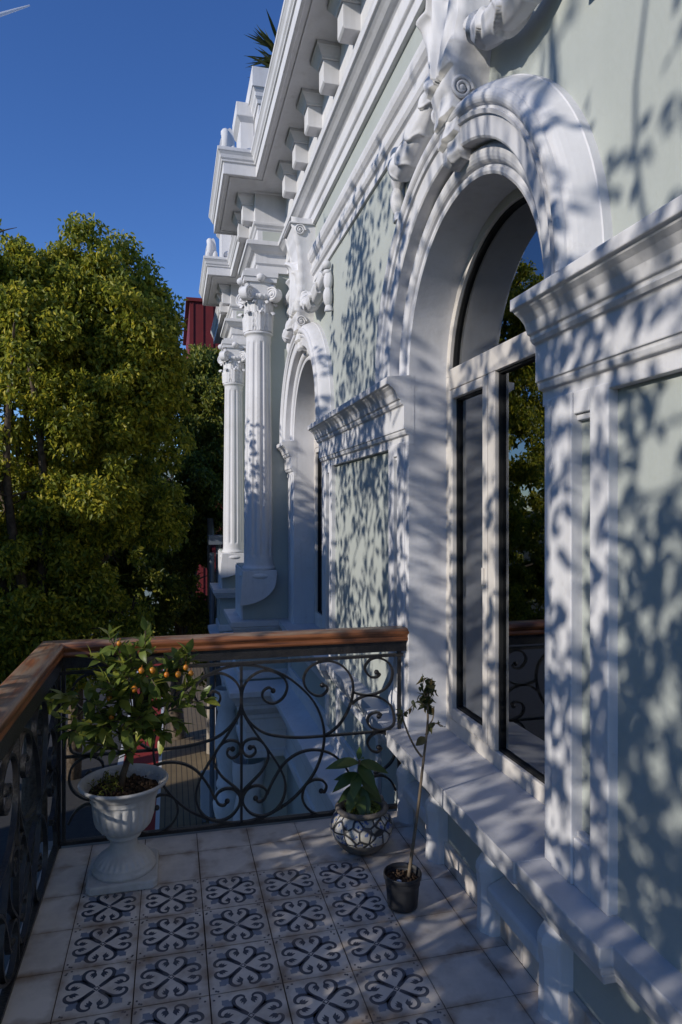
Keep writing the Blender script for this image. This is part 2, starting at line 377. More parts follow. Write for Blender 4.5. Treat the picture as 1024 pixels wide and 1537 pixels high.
# wall
w_=MB()
ztop=5.25
segs=[Y0]
def arch_pts(yc,r,n=28,x=XW): return [(yc-r*math.cos(pi*i/n),ZS+r*math.sin(pi*i/n)) for i in range(n+1)]
zb=.30
cur=Y0
for yc in YCS:
    a,b=yc-RI,yc+RI
    w_.add([(XW,cur,zb),(XW,a,zb),(XW,a,ztop),(XW,cur,ztop)],[(0,1,2,3)])
    pts=arch_pts(yc,RI)
    for i in range(len(pts)-1):
        p,q=pts[i],pts[i+1]
        w_.add([(XW,p[0],p[1]),(XW,q[0],q[1]),(XW,q[0],ztop),(XW,p[0],ztop)],[(0,1,2,3)])
    w_.add([(XW,a,zb),(XW,b,zb),(XW,b,.40),(XW,a,.40)],[(0,1,2,3)])
    cur=b
w_.add([(XW,cur,zb),(XW,Y1,zb),(XW,Y1,ztop),(XW,cur,ztop)],[(0,1,2,3)])
# dado below the sill and ground storey, ends, roof, back
w_.box(1.215,1.6,Y0,Y1,-.25,.36)
w_.box(1.22,1.6,Y0,Y1,-4.6,-.25)
w_.add([(1.6,Y0,-4.6),(9,Y0,-4.6),(9,Y0,ztop),(XW,Y0,ztop),(XW,Y0,zb),(1.6,Y0,zb)],[(0,1,2,3,4,5)])
w_.add([(1.6,Y1,-4.6),(9,Y1,-4.6),(9,Y1,ztop),(XW,Y1,ztop),(XW,Y1,zb),(1.6,Y1,zb)],[(0,1,2,3,4,5)])
w_.add([(9,Y0,-4.6),(9,Y1,-4.6),(9,Y1,ztop),(9,Y0,ztop)],[(0,1,2,3)])
# ressaut bodies
RS=[(7.3,8.0),(10.3,11.0)]; XR=.92
for a,b in RS:
    w_.box(XR,1.32,a,b,.985,ztop-.06)
    w_.box(.745,1.32,a,b+.05,.425,.985)
    w_.box(.71,1.22,a,b+.05,-.25,.40)
    w_.box(.80,1.22,a,b+.05,-4.6,-.5)
w_.build('wall',M['green'],villa)
MB().box(1.2,9,Y0,Y1,ztop-.02,ztop+.1).build('roof',M['asphalt'],villa)

# entablature
ent=[(0,4.15),(.03,4.15),(.03,4.225),(.042,4.232),(.05,4.24),(.05,4.335),(.062,4.345),(.075,4.35),(.095,4.36),(.115,4.38),(.135,4.395),(.15,4.40),(.15,4.445),(.025,4.458),
     (.025,4.60),(.04,4.61),(.05,4.63),(.07,4.645),(.075,4.67),(.055,4.675),(.055,4.975),(.09,4.98)]
cor=[(.03,4.985),(.385,4.985),(.385,4.97),(.415,4.97),(.415,5.085),(.43,5.088),(.432,5.105),(.445,5.12),(.452,5.15),(.468,5.175),(.475,5.18),(.475,5.215),(0,5.235)]
pth=[(XW,Y0)]
for a,b in RS: pth+=[(XW,a),(XR,a),(XR,b),(XW,b)]
pth.append((XW,Y1))
MB().mould(pth,ent).build('architrave',M['white'],villa,bevel=.004)
MB().mould(pth,cor).build('cornice',M['white'],villa,bevel=.005)
# thin edge of the soffit panel
so=MB(); so.mould(pth,[(.33,4.986),(.33,4.977),(.342,4.977),(.342,4.986)]); so.build('soffit_bead',M['white'],villa)
def modillion(y,xb):
    m=MB(); wd=.074
    m.prism([(xb-.05,4.715),(xb-.16,4.715),(xb-.175,4.73),(xb-.175,4.885),(xb-.05,4.885)],'y',y-wd,y+wd)
    pr=[(.175,4.885),(.188,4.887),(.190,4.905),(.196,4.91),(.205,4.925),(.216,4.94),(.222,4.947),(.225,4.955),(.232,4.957),(.232,4.984)]
    pc=[(.0,p-.175+wd,z) for p,z in pr]
    rows=[]
    for p,z in pr:
        h=wd+(p-.175); rows.append([(xb-.05,y-h,z),(xb-p,y-h,z),(xb-p,y+h,z),(xb-.05,y+h,z)])
    for j in range(3): m.grid([[r[j],r[j+1]] for r in rows],0,False)
    return m.build('modillion',M['white'],villa,bevel=.004)
k=-1
y=4.33-.58*6
while y<13.9:
    if not any(a-.36<y<b+.36 for a,b in RS): modillion(y,XW)
    y+=.58
for a,b in RS:
    for yy in (a+.12,b-.12): modillion(yy,XR)
# frieze green panel on the returns
for a,b in RS: MB().box(XR+.03,XW-.05,a-.031,a-.02,4.475,4.59).build('frieze_panel',M['green'],villa)

# string course between window heads
def string_course(y0,y1):
    pr=[(0,3.63),(.018,3.63),(.018,3.665),(.012,3.668),(.012,3.69),(.03,3.70),(.042,3.72),(.042,3.75),(.03,3.757),(.03,3.80),(.045,3.81),(.062,3.83),(.068,3.86),(.068,3.885),(.03,3.90),(0,3.905)]
    MB().mould([(XW,y0),(XW,y1)],pr).build('string_course',M['white'],villa,bevel=.003)
string_course(Y0,YCS[0]-.14); string_course(YCS[0]+.16,YCS[1]-.14); string_course(YCS[1]+.16,RS[0][0]); string_course(8.0,10.3)

# sill ledge
spro=[(0,.295),(.022,.295),(.026,.31),(.034,.325),(.034,.338),(.048,.342),(.052,.356),(.052,.368),(.066,.374),(.066,.378),(.066,.430),(-.10,.432)]
sp=[(1.215,Y0),(1.215,1.66),(1.175,1.66),(1.175,3.80),(1.215,3.80),(1.215,1.66+PERIOD),(1.175,1.66+PERIOD),(1.175,7.24),(.67,7.24),(.67,8.1),(1.215,8.1),(1.215,10.24),(.67,10.24),(.67,11.1),(1.215,11.1),(1.215,Y1)]
sl=MB().mould(sp,spro)
sl.build('sill_ledge',M['sill'],villa,bevel=.006)
for a,b in RS: MB().box(.672,1.3,a-.05,b+.09,.40,.431).build('pedestal_ledge',M['sill'],villa)
# belt cornice at floor level
bpro=[(0,-.75),(.03,-.75),(.03,-.62),(.05,-.60),(.05,-.56),(.09,-.53),(.13,-.48),(.13,-.44),(.15,-.43),(.16,-.40),(.19,-.35),(.22,-.33),(.22,-.275),(.0,-.215)]
bp=[(1.22,3.9),(1.22,7.25),(.80,7.25),(.80,8.1),(1.22,8.1),(1.22,10.25),(.80,10.25),(.80,11.1),(1.22,11.1),(1.22,Y1)]
MB().mould(bp,bpro).build('belt_cornice',M['white'],villa,bevel=.005)
bl2=[(0,-1.02),(.05,-1.02),(.05,-.95),(.03,-.94),(.03,-.75)]
MB().mould(bp,bl2).build('belt_moulding',M['white'],villa)
MB().mould([(1.22,3.9),(1.22,7.25)],[(0,-.23),(.02,-.23),(.02,-.14),(.01,-.13),(0,-.12)]).build('plinth_moulding',M['white'],villa)
# dado frames under the sill beyond the balcony
def raised_frame(name,x,y0,y1,z0,z1,wd=.06,t=.02,parent=villa):
    m=MB(); m.box(x-t,x+.02,y0,y0+wd,z0,z1); m.box(x-t,x+.02,y1-wd,y1,z0,z1)
    m.box(x-t,x+.02,y0+wd,y1-wd,z1-wd,z1); m.box(x-t,x+.02,y0+wd,y1-wd,z0,z0+wd)
    return m.build(name,M['white'],parent,bevel=.004)
raised_frame('dado_frame',1.215,3.88,4.95,-.10,.27,.05); raised_frame('dado_frame',1.215,5.25,7.1,-.10,.27,.07)

# skirting tiles on the balcony wall
sk=MB()
yy=-1.0
while yy<3.38:
    y2=min(yy+TILE,3.41); sk.box(1.196,1.214,yy+.002,y2-.002,.004,.105); yy=y2
sk.build('skirting',M['tile'],villa,bevel=.003)

# brackets (two legs and a bar) under the window sill
def bracket_leg(m,y):
    # y = far edge, width .09 ; chamfered near corner in plan
    poly=[(1.214,y),(1.145,y),(1.135,y-.012),(1.135,y-.045),(1.165,y-.088),(1.214,y-.088)]
    rows=[]
    for z,s in ((.0,1.0),(.10,.96),(.18,.96),(.215,1.02),(.235,1.08),(.255,1.04),(.275,.86),(.295,.62)):
        rows.append([(1.214-(1.214-p[0])*s,p[1]+(0 if z<.2 else (s-1)*.0),z) for p in poly])
    n=len(poly); vs=[q for r in rows for q in r]; fs=[]
    for i in range(len(rows)-1):
        for j in range(n-1): fs.append((i*n+j,i*n+j+1,(i+1)*n+j+1,(i+1)*n+j))
    fs.append(tuple(range((len(rows)-1)*n,len(rows)*n)))
    m.add(vs,fs)
for (yf,yn) in ((3.36,2.955),(2.415,1.965)):
    b=MB(); bracket_leg(b,yf); bracket_leg(b,yn)
    b.prism([(1.214,.232),(1.150,.205),(1.140,.195),(1.140,.150),(1.16,.135),(1.214,.135)],'y',yn-.002,yf-.087)
    b.build('bracket_frame',M['white'],villa,bevel=.007)

# impost mouldings
ipro=[(0,1.95),(.03,1.95),(.03,2.0),(.045,2.005),(.05,2.02),(.05,2.03),(.058,2.03),(.058,2.155),(.07,2.16),(.078,2.172),(.078,2.185),(.088,2.188),(.092,2.20),(.10,2.222),(.118,2.243),(.135,2.255),(.14,2.262),(.152,2.264),(.152,2.302),(.0,2.318)]
def impost(path): MB().mould(path,ipro).build('impost',M['white'],villa,bevel=.004)
impost([(XW,Y0),(XW,YC-RI+.012)])
impost([(XW,YC+RI-.004),(XW,YCS[1]-RI+.012)])
impost([(XW,YCS[1]+RI-.004),(XW,7.29)])

# pilaster frames either side of each window
def pilaster(yj,sgn):
    m=MB(); X=XW; t=.032
    def b(y0,y1,z0,z1,tt=t,x1=XW+.03):
        a,c=sorted((yj+sgn*y0,yj+sgn*y1)); m.box(X-tt,x1,a,c,z0,z1)
    b(0,.055,.431,1.97,t); b(.055,.17,.431,1.97,t+.008); b(.255,.345,.431,1.97,t)
    b(.17,.255,.431,.58,t); b(.17,.255,.58,.60,t-.012); b(.17,.255,1.90,1.97,t); b(.17,.255,1.88,1.90,t-.012)
    m.build('pilaster',M['white'],villa,bevel=.004)
for yc in YCS:
    pilaster(yc-RI,-1); pilaster(yc+RI,1)

# archivolt, reveal, keystone, swags for a window centred at yc, built at YC then copied
def arch_sweep(prof,name,parent,n=56,smooth=True):
    rows=[[(XW-p,YC-r*math.cos(pi*i/n),ZS+r*math.sin(pi*i/n)) for (r,p) in prof] for i in range(n+1)]
    m=MB(); 
    nv=len(prof)
    for j in range(nv-1):   # separate strips so profile edges stay crisp while the sweep is smooth
        m.grid([[r[j],r[j+1]] for r in rows],0,smooth)
    return m.build(name,M['white'],parent)
def cyl(r,p0,dr,dp,n=6): return [(r+dr*math.sin(pi*i/n/1),p0) for i in range(n)]
aprof=[(RI,.0),(RI,.028),(RI+.012,.034),(RI+.028,.034),(RI+.034,.026),(RI+.045,.026)]
for i in range(9):      # roll
    a=pi*i/8; aprof.append((RI+.088-.042*math.cos(a),.03+.026*math.sin(a)))
aprof+=[(RI+.135,.03),(RI+.136,.10),(RI+.145,.106),(RI+.225,.112),(RI+.228,.124),(RI+.245,.13),(RI+.248,.118),(RI+.26,.118)]
for i in range(9):
    a=pi*i/8; aprof.append((RI+.292-.03*math.cos(a),.118+.022*math.sin(a)))
for i in range(7):
    t=i/6; aprof.append((RI+.325+.055*t,.118-.085*t+.022*math.sin(pi*t)))
aprof+=[(RI+.385,.03),(RI+.385,0)]
aprof=[(RI+(r-RI)*.85,p) for r,p in aprof]
arch_sweep(aprof,'archivolt',villa)
rv=MB()
RV=RI-.002
path=[(YC-RV,.40),(YC-RV,1.4)]+[(YC-RV*math.cos(pi*i/40),ZS+RV*math.sin(pi*i/40)) for i in range(41)]+[(YC+RV,1.4),(YC+RV,.40)]
rv.grid([[(XW-.028,p[0],p[1]),(1.53,p[0],p[1])] for p in path],0,True)
rv.build('window_reveal',M['white'],villa)
MB().box(1.10,1.56,YC-RI-.005,YC+RI+.005,.36,.4335).build('window_sill',M['sill'],villa)

# keystone console with acanthus relief
def keystone():
    m=MB(); yc=YC-.085; DZ=.065
    zs=[z+.06 for z in [2.985,3.02,3.07,3.13,3.20,3.27,3.34,3.42,3.52,3.64,3.76,3.88,3.98,4.08,4.14]]
    ps=[.070,.105,.118,.122,.135,.152,.160,.150,.140,.138,.145,.160,.185,.205,.205]
    ws=[.055,.075,.085,.092,.100,.112,.128,.145,.158,.166,.170,.172,.174,.176,.176]
    from bisect import bisect
    def ip(arr,z):
        if z<=zs[0]: return arr[0]
        if z>=zs[-1]: return arr[-1]
        i=bisect(zs,z)-1; t=(z-zs[i])/(zs[i+1]-zs[i]); t=t*t*(3-2*t); return arr[i]*(1-t)+arr[i+1]*t
    NZ=190; NU=84; rows=[]
    for i in range(NZ+1):
        z=zs[0]+(zs[-1]-zs[0])*i/NZ; p=ip(ps,z); wd=ip(ws,z); row=[(XW+.01,yc-wd,z)]
        for k in range(5): row.append((XW-p*(k+1)/6*.96,yc-wd+.010*math.sin(pi*(k+1)/6),z))   # hollowed cheek
        for j in range(NU+1):
            u=-1+2*j/NU; au=abs(u); d=0
            if z>3.385:                      # one big acanthus leaf: ribs fan out of the stem, scalloped edge
                yy=u*wd; zz=z-3.355; r=math.hypot(yy*1.25,zz); ang=math.atan2(yy*1.25,zz)
                lobes=5.2*ang; edge_r=.45-.15*abs(ang)**1.2+.05*abs(math.cos(lobes))
                inside=r<edge_r and au<.93
                if inside:
                    rib=math.cos(ang*11+3*ang*r); hollow=(1-math.exp(-((edge_r-r)/.05)**2))
                    d=.052-.026*hollow+.017*rib*min(1,r*6)*(1-.4*au)+.020*math.exp(-(ang/.10)**2)
                    # rolled rim
                    d+=.020*math.exp(-((edge_r-r-.020)/.016)**2)
                else: d=0.0
                if au>.93: d=.014
            elif z>3.31: d=.016*math.exp(-((z-3.35)/.03)**2)*(1-au*au)
            else:
                ph=(z-3.05)/.088; fr=ph-math.floor(ph); sc=.75+.25*math.cos(u*3.2)
                d=.032*(1-fr)**1.2*(.55+.45*sc)+.010*math.exp(-(u/.22)**2)
            row.append((XW-max(.012,p+d),yc+u*wd*(1+(.03*math.cos(z*60) if z>3.46 and au>.9 else 0)),z))
        for k in range(5): row.append((XW-p*(5-k)/6*.96,yc+wd-.010*math.sin(pi*(k+1)/6),z))
        row.append((XW+.01,yc+wd,z)); rows.append(row)
    m.grid(rows,0,True)
    m.add(rows[0],[tuple(range(len(rows[0])))]); m.add(rows[-1],[tuple(range(len(rows[-1])-1,-1,-1))])
    for s_ in (-1,1):                       # volute eye on both cheeks
        for (zc,pc,R) in ((3.30,.115,.048),(4.09,.14,.05)):
            wd=ip(ws,zc); sp=[]
            for k in range(46):
                a=k/45*4.2*pi; rr=R*(1-.82*k/45); sp.append((XW-pc+rr*math.cos(a),yc+s_*(wd+.002),zc+rr*math.sin(a)))
            m.tube(sp,[.0095-.004*k/45 for k in range(46)],8)
            m.sphere((XW-pc,yc+s_*(wd+.002),zc),R*.26,0,7)
    m.box(XW-.235,XW,yc-.19,yc+.19,4.142,4.152)
    return m.build('keystone',M['white'],villa)
keystone()
def swag(s_):
    YS=YC-.06
    pts=[(XW-.08,YS-.03+s_*.14,3.53),(XW-.09,YS+s_*.25,3.465),(XW-.105,YS+s_*.37,3.385),(XW-.105,YS+s_*.51,3.345),(XW-.095,YS+s_*.65,3.36),(XW-.08,YS+s_*.76,3.42),(XW-.06,YS+s_*.83,3.50)]
    P=crom(pts,30); n=len(P); R=[]
    NB=6
    for i in range(n):
        t=i/(n-1); env=.030+.033*math.sin(pi*min(1,t*.96+.03))**.7
        R.append(env)
    def md(t,th):
        # overlapping leaf collars: each starts proud and tucks under the next; edge waves round the tube
        ph=t*NB+.22*math.cos(2*th)+.06*math.cos(5*th); k=math.floor(ph); fr=ph-k
        lip=math.exp(-((fr-.93)/.07)**2)*.10
        vein=.035*math.cos(7*th+k*1.7)*math.sin(pi*fr)
        return .90+.20*fr**.8+lip+vein
    m=MB(); m.tube(P,R,56,mod=md)
    yk=YS+s_*.87
    m.sphere((XW-.05,yk,3.55),.042,0,10,(.9,1,.85))
    m.lathe([(.001,3.47),(.028,3.475),(.036,3.49),(.03,3.505),(.024,3.51)],(XW-.045,yk,0),24)
    T=[(XW-.035,yk,3.49),(XW-.04,yk+s_*.012,3.41),(XW-.045,yk+s_*.015,3.33),(XW-.04,yk+s_*.008,3.25),(XW-.03,yk,3.18)]
    P2=crom(T,16); r2=[.022+.016*abs(math.sin(i/len(P2)*pi*2.5))**.7 for i in range(len(P2))]; r2[-1]=.012; r2[-2]=.02
    m.tube(P2,r2,18,mod=lambda t,th:1+.07*math.cos(5*th))
    return m.build('swag',M['white'],villa)
swag(-1); swag(1)

# window with frame, panes
def window():
    win=MB(); XA,XB=1.432,1.50; b=.046; yl=YC+RI; yr=YC-RI   # yl far, yr near
    # arched outer frame
    n=40
    prof=[(RI+.002,XA),(RI-b,XA),(RI-b,XB),(RI+.002,XB)]
    rows=[[(x,YC-r*math.cos(pi*i/n),ZS+r*math.sin(pi*i/n)) for (r,x) in prof] for i in range(n+1)]
    for j in range(3): win.grid([[r[j],r[j+1]] for r in rows],0,True)
    win.box(XA,XB,yl-b,yl+.002,.432,ZS); win.box(XA,XB,yr-.002,yr+b,.432,ZS)
    win.box(XA-.004,XB,yr+b,yl-b,2.235,2.345)            # transom
    win.box(XA,XB,yr+b,yl-b,.432,.505)                  # bottom rail
    ym0,ym1=2.835,2.905
    win.box(XA-.003,XB,ym0,ym1,.505,2.235)             # mullion
    fr=win.build('window',M['frame'],villa,bevel=.004)
    # opening sash
    s=MB(); a0,a1=2.907,yl-b-.004; z0,z1=.509,2.231; t=.047; XS=1.424
    s.box(XS,XB-.01,a0,a0+t,z0,z1); s.box(XS,XB-.01,a1-t,a1,z0,z1); s.box(XS,XB-.01,a0+t,a1-t,z0,z0+t+.01); s.box(XS,XB-.01,a0+t,a1-t,z1-t,z1)
    sash=s.build('sash',M['frame'],fr,bevel=.005)
    g=MB(); gx=1.465
    def pane(nm,y0,y1,zz0,zz1,par):
        MB().box(gx,gx+.006,y0,y1,zz0,zz1).build(nm,M['glass'],par)
        r=MB(); q=.012
        r.box(gx-.016,gx+.010,y0,y0+q,zz0,zz1); r.box(gx-.016,gx+.010,y1-q,y1,zz0,zz1); r.box(gx-.016,gx+.010,y0+q,y1-q,zz0,zz0+q); r.box(gx-.016,gx+.010,y0+q,y1-q,zz1-q,zz1)
        r.build('seal',M['seal'],par)
    pane('pane',a0+t,a1-t,z0+t+.01,z1-t,fr); pane('pane',yr+b,ym0,.505,2.235,fr)
    # fanlight
    f=MB(); r=RI-b; pts=[(YC-r*math.cos(pi*i/n),ZS+r*math.sin(pi*i/n)) for i in range(n+1)]
    poly=[(YC-r,2.345)]+[p for p in pts if p[1]>2.346]+[(YC+r,2.345)]
    f.prism(poly,'x',gx,gx+.006); f.build('fanlight_pane',M['glass'],fr)
    sl=MB(); rows=[[(x,YC-q*math.cos(pi*i/n),ZS+q*math.sin(pi*i/n)) for (q,x) in ((r,gx-.016),(r-.012,gx-.016),(r-.012,gx+.01))] for i in range(n+1)]
    for j in range(2): sl.grid([[rw[j],rw[j+1]] for rw in rows],0,True)
    sl.build('seal',M['seal'],fr)
    # curtain inside
    c=MB(); rows=[]
    for i in range(61):
        yy=1.95+.42*i/60; rows.append([(2.0+.035*math.sin(i*.95)+.01*math.sin(i*2.3),yy,.5),(2.0+.035*math.sin(i*.95+.4),yy,2.9)])
    c.grid(rows); c.build('curtain',M['curtain'],fr)
    # handle
    h=MB(); h.box(1.416,1.424,a0+.018,a0+.038,1.25,1.33); h.build('hinge_plate',M['frame'],sash)
    return fr
win0=window()
# room behind the window
def room(yc):
    m=MB(); x0,x1,y0,y1,z0,z1=1.60,5.2,yc-1.5,yc+1.5,-.02,3.9
    v=[(x0,y0,z0),(x1,y0,z0),(x1,y1,z0),(x0,y1,z0),(x0,y0,z1),(x1,y0,z1),(x1,y1,z1),(x0,y1,z1)]
    m.add(v,[(0,1,2,3),(4,7,6,5),(0,4,5,1),(1,5,6,2),(2,6,7,3)])
    m.box(4.9,5.15,yc-.9,yc-.1,0,2.2)
    m.box(2.6,3.3,yc+.5,yc+1.3,0,.8)
    return m.build('room',M['room'],villa)
for yc in YCS: room(yc)
for o in [o for o in list(villa.children) if o.name.split('.')[0] in ('archivolt','window_reveal','window_sill','keystone','swag','window')]:
    copytree(o,villa,(0,PERIOD,0))

# columns on the ressauts
def column(yc,xc=.915,r=.15):
    m=MB()
    def fl(th,z):
        if 1.10<z<3.40:
            e=min(1,(z-1.10)/.03,(3.40-z)/.03); f=(th*11/(2*pi))%1; k=max(0,1-((f-.5)/.24)**2); return 1-.085*e*k**.5
        return 1
    prof=[(.168,.965),(.178,.975),(.178,.99),(.168,1.0),(.160,1.006),(.158,1.03)]
    zz=[1.06,1.09,1.10,1.115,1.13,1.135]+[1.2+.3*i for i in range(8)]+[3.37,3.385,3.40,3.41,3.44]
    prof+=[(r+.006-.022*max(0,(z-1.5)/2),z) for z in zz]
    rt=prof[-1][0]
    prof+=[(rt+.004,3.47),(rt+.020,3.475),(rt+.024,3.49),(rt+.018,3.50),(rt,3.505)]
    m.lathe(prof,(xc,yc,0),198,mod=fl)
    sh=m.build('column',M['white'],villa)
    b=MB()
    # base block, rounded off towards the wall
    q=[(xc-.185,.965),(xc-.205,.80)]+[(xc-.215,.60),(xc-.20,.605)]
    for i in range(13):
        a=pi/2*i/12; q.append((xc-.20+.37*math.sin(a),.605+.27*(1-math.cos(a))))
    q+=[(xc+.17,.965)]
    b.prism(q,'y',yc-.185,yc+.12)
    b.lathe([(.17,.88),(.195,.885),(.205,.905),(.195,.93),(.185,.935),(.18,.966)],(xc-.005,yc,0),64)
    b.build('base',M['white'],sh,bevel=.008)
    c=MB()
    bell=[(rt,3.505),(rt-.002,3.6),(rt-.002,3.74),(rt+.012,3.80),(rt+.02,3.86),(rt+.01,3.90)]
    c.lathe(bell,(xc,yc,0),48)
    for (z0,h,n,ph,base,wm) in ((3.505,.32,8,pi/8,.006,.050),(3.505,.20,8,0,.018,.058)):
        for k in range(n):
            a=2*pi*k/n+ph; pts=[]
            for i in range(15):
                t=i/14
                if t<.72: rr=rt+base+.012*t; z=z0+h*t/.72*.93
                else:
                    q=(t-.72)/.28*pi*.85; rr=rt+base+.0086+.030*(1-math.cos(q))*.9; z=z0+h*.93+.030*math.sin(q)-.012*(1-math.cos(q))
                wd=wm*(.72+.38*math.sin(pi*min(1,t*1.1)))*(1+.16*math.cos(t*26))*(1 if t<.8 else max(.25,1-(t-.8)*3.2)); rw=[]
                for j in range(9):
                    u=-1+2*j/8; aa=a+u*wd/rr; r2=rr+.010*math.cos(u*9)*(1-.5*abs(u))-.016*u*u+.006
                    rw.append((xc+r2*math.cos(aa),yc+r2*math.sin(aa),z-.012*abs(u)*(1 if t>.5 else 0)))
                pts.append(rw)
            c.grid(pts,0,True)
    # ionic cushion with volutes on the four corners
    c.prism([(xc-.15,yc-.11),(xc-.11,yc-.15),(xc+.11,yc-.15),(xc+.15,yc-.11),(xc+.15,yc+.11),(xc+.11,yc+.15),(xc-.11,yc+.15),(xc-.15,yc+.11)],'z',3.86,4.015)
    for k in range(4):
        a=pi/4+pi/2*k; d=Vector((math.cos(a),math.sin(a),0)); sd=Vector((-d.y,d.x,0)); cc=Vector((xc,yc,3.885))+d*.205
        R=.078; ring=[cc+d*R*.93*math.cos(2*pi*i/26)+Vector((0,0,R*.93*math.sin(2*pi*i/26))) for i in range(26)]
        vs=[p+sd*.042 for p in ring]+[p-sd*.042 for p in ring]
        c.add(vs,[tuple(range(26)),tuple(range(51,25,-1))]+[(i,(i+1)%26,26+(i+1)%26,26+i) for i in range(26)],0,False)
        for sgn in (-1,1):
            sp=[cc+sd*sgn*.043+d*(-(R*(1-.80*i/50))*math.cos(i/50*4.6*pi))+Vector((0,0,R*(1-.80*i/50)*math.sin(i/50*4.6*pi))) for i in range(51)]
            c.tube(sp,[.0115-.005*i/50 for i in range(51)],8); c.sphere(cc+sd*sgn*.043,.017,0,7)
        c.tube(crom([cc+Vector((0,0,R)),cc+Vector((0,0,R+.035))-d*.07,cc+Vector((0,0,R+.045))-d*.16],6),.028,10)
    c.lathe([(rt+.02,3.83),(rt+.045,3.845),(rt+.055,3.865),(rt+.045,3.885),(rt+.02,3.89)],(xc,yc,0),96,mod=lambda th,z:1+.03*math.cos(24*th))
    s=.185
    c.box(xc-s+.012,xc+s-.012,yc-s+.012,yc+s-.012,4.01,4.06); c.box(xc-s,xc+s,yc-s,yc+s,4.06,4.115); c.box(xc-s+.03,xc+s,yc-s+.03,yc+s,4.115,4.15)
    for sx,sy in ((-1,0),(0,-1)):
        c.sphere((xc+sx*.19,yc+sy*.19,4.05),.045,0,7,(1,1,.9))
    c.build('capital',M['white'],sh)
    # lower-storey shaft with carved swellings
    l=MB(); pr=[(.20,-4.5),(.20,-4.2),(.17,-4.15),(.15,-3.9),(.12,-3.3),(.15,-3.0),(.19,-2.85),(.20,-2.75),(.16,-2.6),(.12,-2.55),(.15,-2.5),(.15,-2.45),(.12,-2.4),(.13,-2.2),(.17,-1.9),(.16,-1.6),(.12,-1.4),(.16,-1.3),(.17,-1.2),(.17,-1.05)]
    l.lathe(pr,(.80,yc-.05,0),40)
    l.build('lower_shaft',M['white'],sh)
for a,b in RS: column(a+.03)
# white facing strip and ledge mouldings on the pedestals
for a,b in RS:
    MB().box(.728,.7445,a-.004,b,.433,.97).build('pedestal_strip',M['white'],villa)
    MB().mould([(1.25,a),(.71,a),(.71,b)],[(0,-.2),(.02,-.2),(.02,-.12),(0,-.11)]).build('pedestal_moulding',M['white'],villa)
# attic pedestals above the ressauts
def attic(a):
    m=MB()
    m.box(.80,1.35,a+.05,a+1.0,5.20,5.42); m.box(.92,1.3,a+.1,a+.95,5.42,6.02)
    pr=[(0,6.02),(.015,6.02),(.02,6.06),(.04,6.09),(.04,6.13),(.065,6.17),(.075,6.17),(.075,6.38),(0,6.40)]
    m.mould([(1.4,a+.1),(.92,a+.1),(.92,a+.95),(1.4,a+.95)],pr); m.box(.93,1.4,a+.11,a+.94,6.0,6.385)
    m.mould([(1.35,a+.05),(.80,a+.05),(.80,a+1.0)],[(0,5.42),(.02,5.42),(.03,5.47),(.0,5.5)])
    m.box(.76,.915,a+.45,a+.9,5.42,6.16); m.mould([(.915,a+.45),(.76,a+.45),(.76,a+.9)],[(0,6.0),(.03,6.03),(.05,6.05),(.05,6.2),(0,6.21)]); m.box(.765,.915,a+.455,a+.89,6.15,6.20)
    o=m.build('attic_pedestal',M['white'],villa,bevel=.01)
    MB().box(1.0,1.25,a+.09,a+.10-.003,5.52,5.95).build('attic_panel',M['green'],o)
    # carved scroll on the corner
    s=MB(); pts=[]
    for i in range(40):
        th=i/39*4.4*pi/2; rr=.13*(1-.8*i/39); pts.append((.56,a+.02-rr*math.sin(th)*.6,5.42+rr*math.cos(th)+.06))
    s.tube(pts,[.05-.02*i/39 for i in range(40)],10)
    pl=[]
    for i in range(61):
        t=i/60*pi; rr=.085+.022*abs(math.sin(t*2.5)); pl.append((.585-rr*math.cos(t),5.23+rr*math.sin(t)*3.9))
    s.prism(pl,'y',a-.05,a+.06)
    for sx in (-1,1): s.sphere((.585+sx*.05,a-.05,5.40),.035,0,7,(1,.6,1.6))
    s.sphere((.585,a-.05,5.47),.035,0,7,(.8,.6,2.0))
    s.build('scroll_ornament',M['white'],o)
for a,b in RS: attic(a)
pm=MB(); pm.box(1.05,1.3,8.3,10.4,5.2,5.95); pm.mould([(1.05,8.3),(1.05,10.4)],[(0,5.85),(.06,5.88),(.08,5.95),(.08,6.05),(-.3,6.07)]); pm.build('parapet',M['white'],villa,bevel=.008)

# ------------------------------------------------------------------ balcony floor
fl=MB()
FX0,FX1,FY0,FY1=-.56,1.2,-1.2,3.435
fl.box(-.62,1.215,FY0-.1,3.60,-.16,-.03,3); fl.box(-.60,.66,3.44,3.575,-.03,-.022,3)
fl.box(FX0,1.214,FY0,FY1,-.03,.0,1)
xs=[FX0]+[TX0+TILE*k for k in range(0,7)]+[1.197]
ys=[FY1,TY0]
while ys[-1]>FY0: ys.append(ys[-1]-TILE)
g=.0016
def ribbon(pts,wd,mi,z):
    P=[Vector(p) for p in pts]; n=len(P); L=[];R=[]
    for i in range(n):
        t=(P[min(i+1,n-1)]-P[max(i-1,0)]).normalized(); nn=Vector((-t.y,t.x)); ww=wd(i/(n-1)) if callable(wd) else wd
        L.append(P[i]+nn*ww/2); R.append(P[i]-nn*ww/2)
    vs=[(p.x,p.y,z) for p in L]+[(p.x,p.y,z) for p in R]
    fl.add(vs,[(n+i,n+i+1,i+1,i) for i in range(n-1)],mi)
def poly2(pts,mi,z): fl.add([(p[0],p[1],z) for p in pts],[tuple(range(len(pts)))],mi)
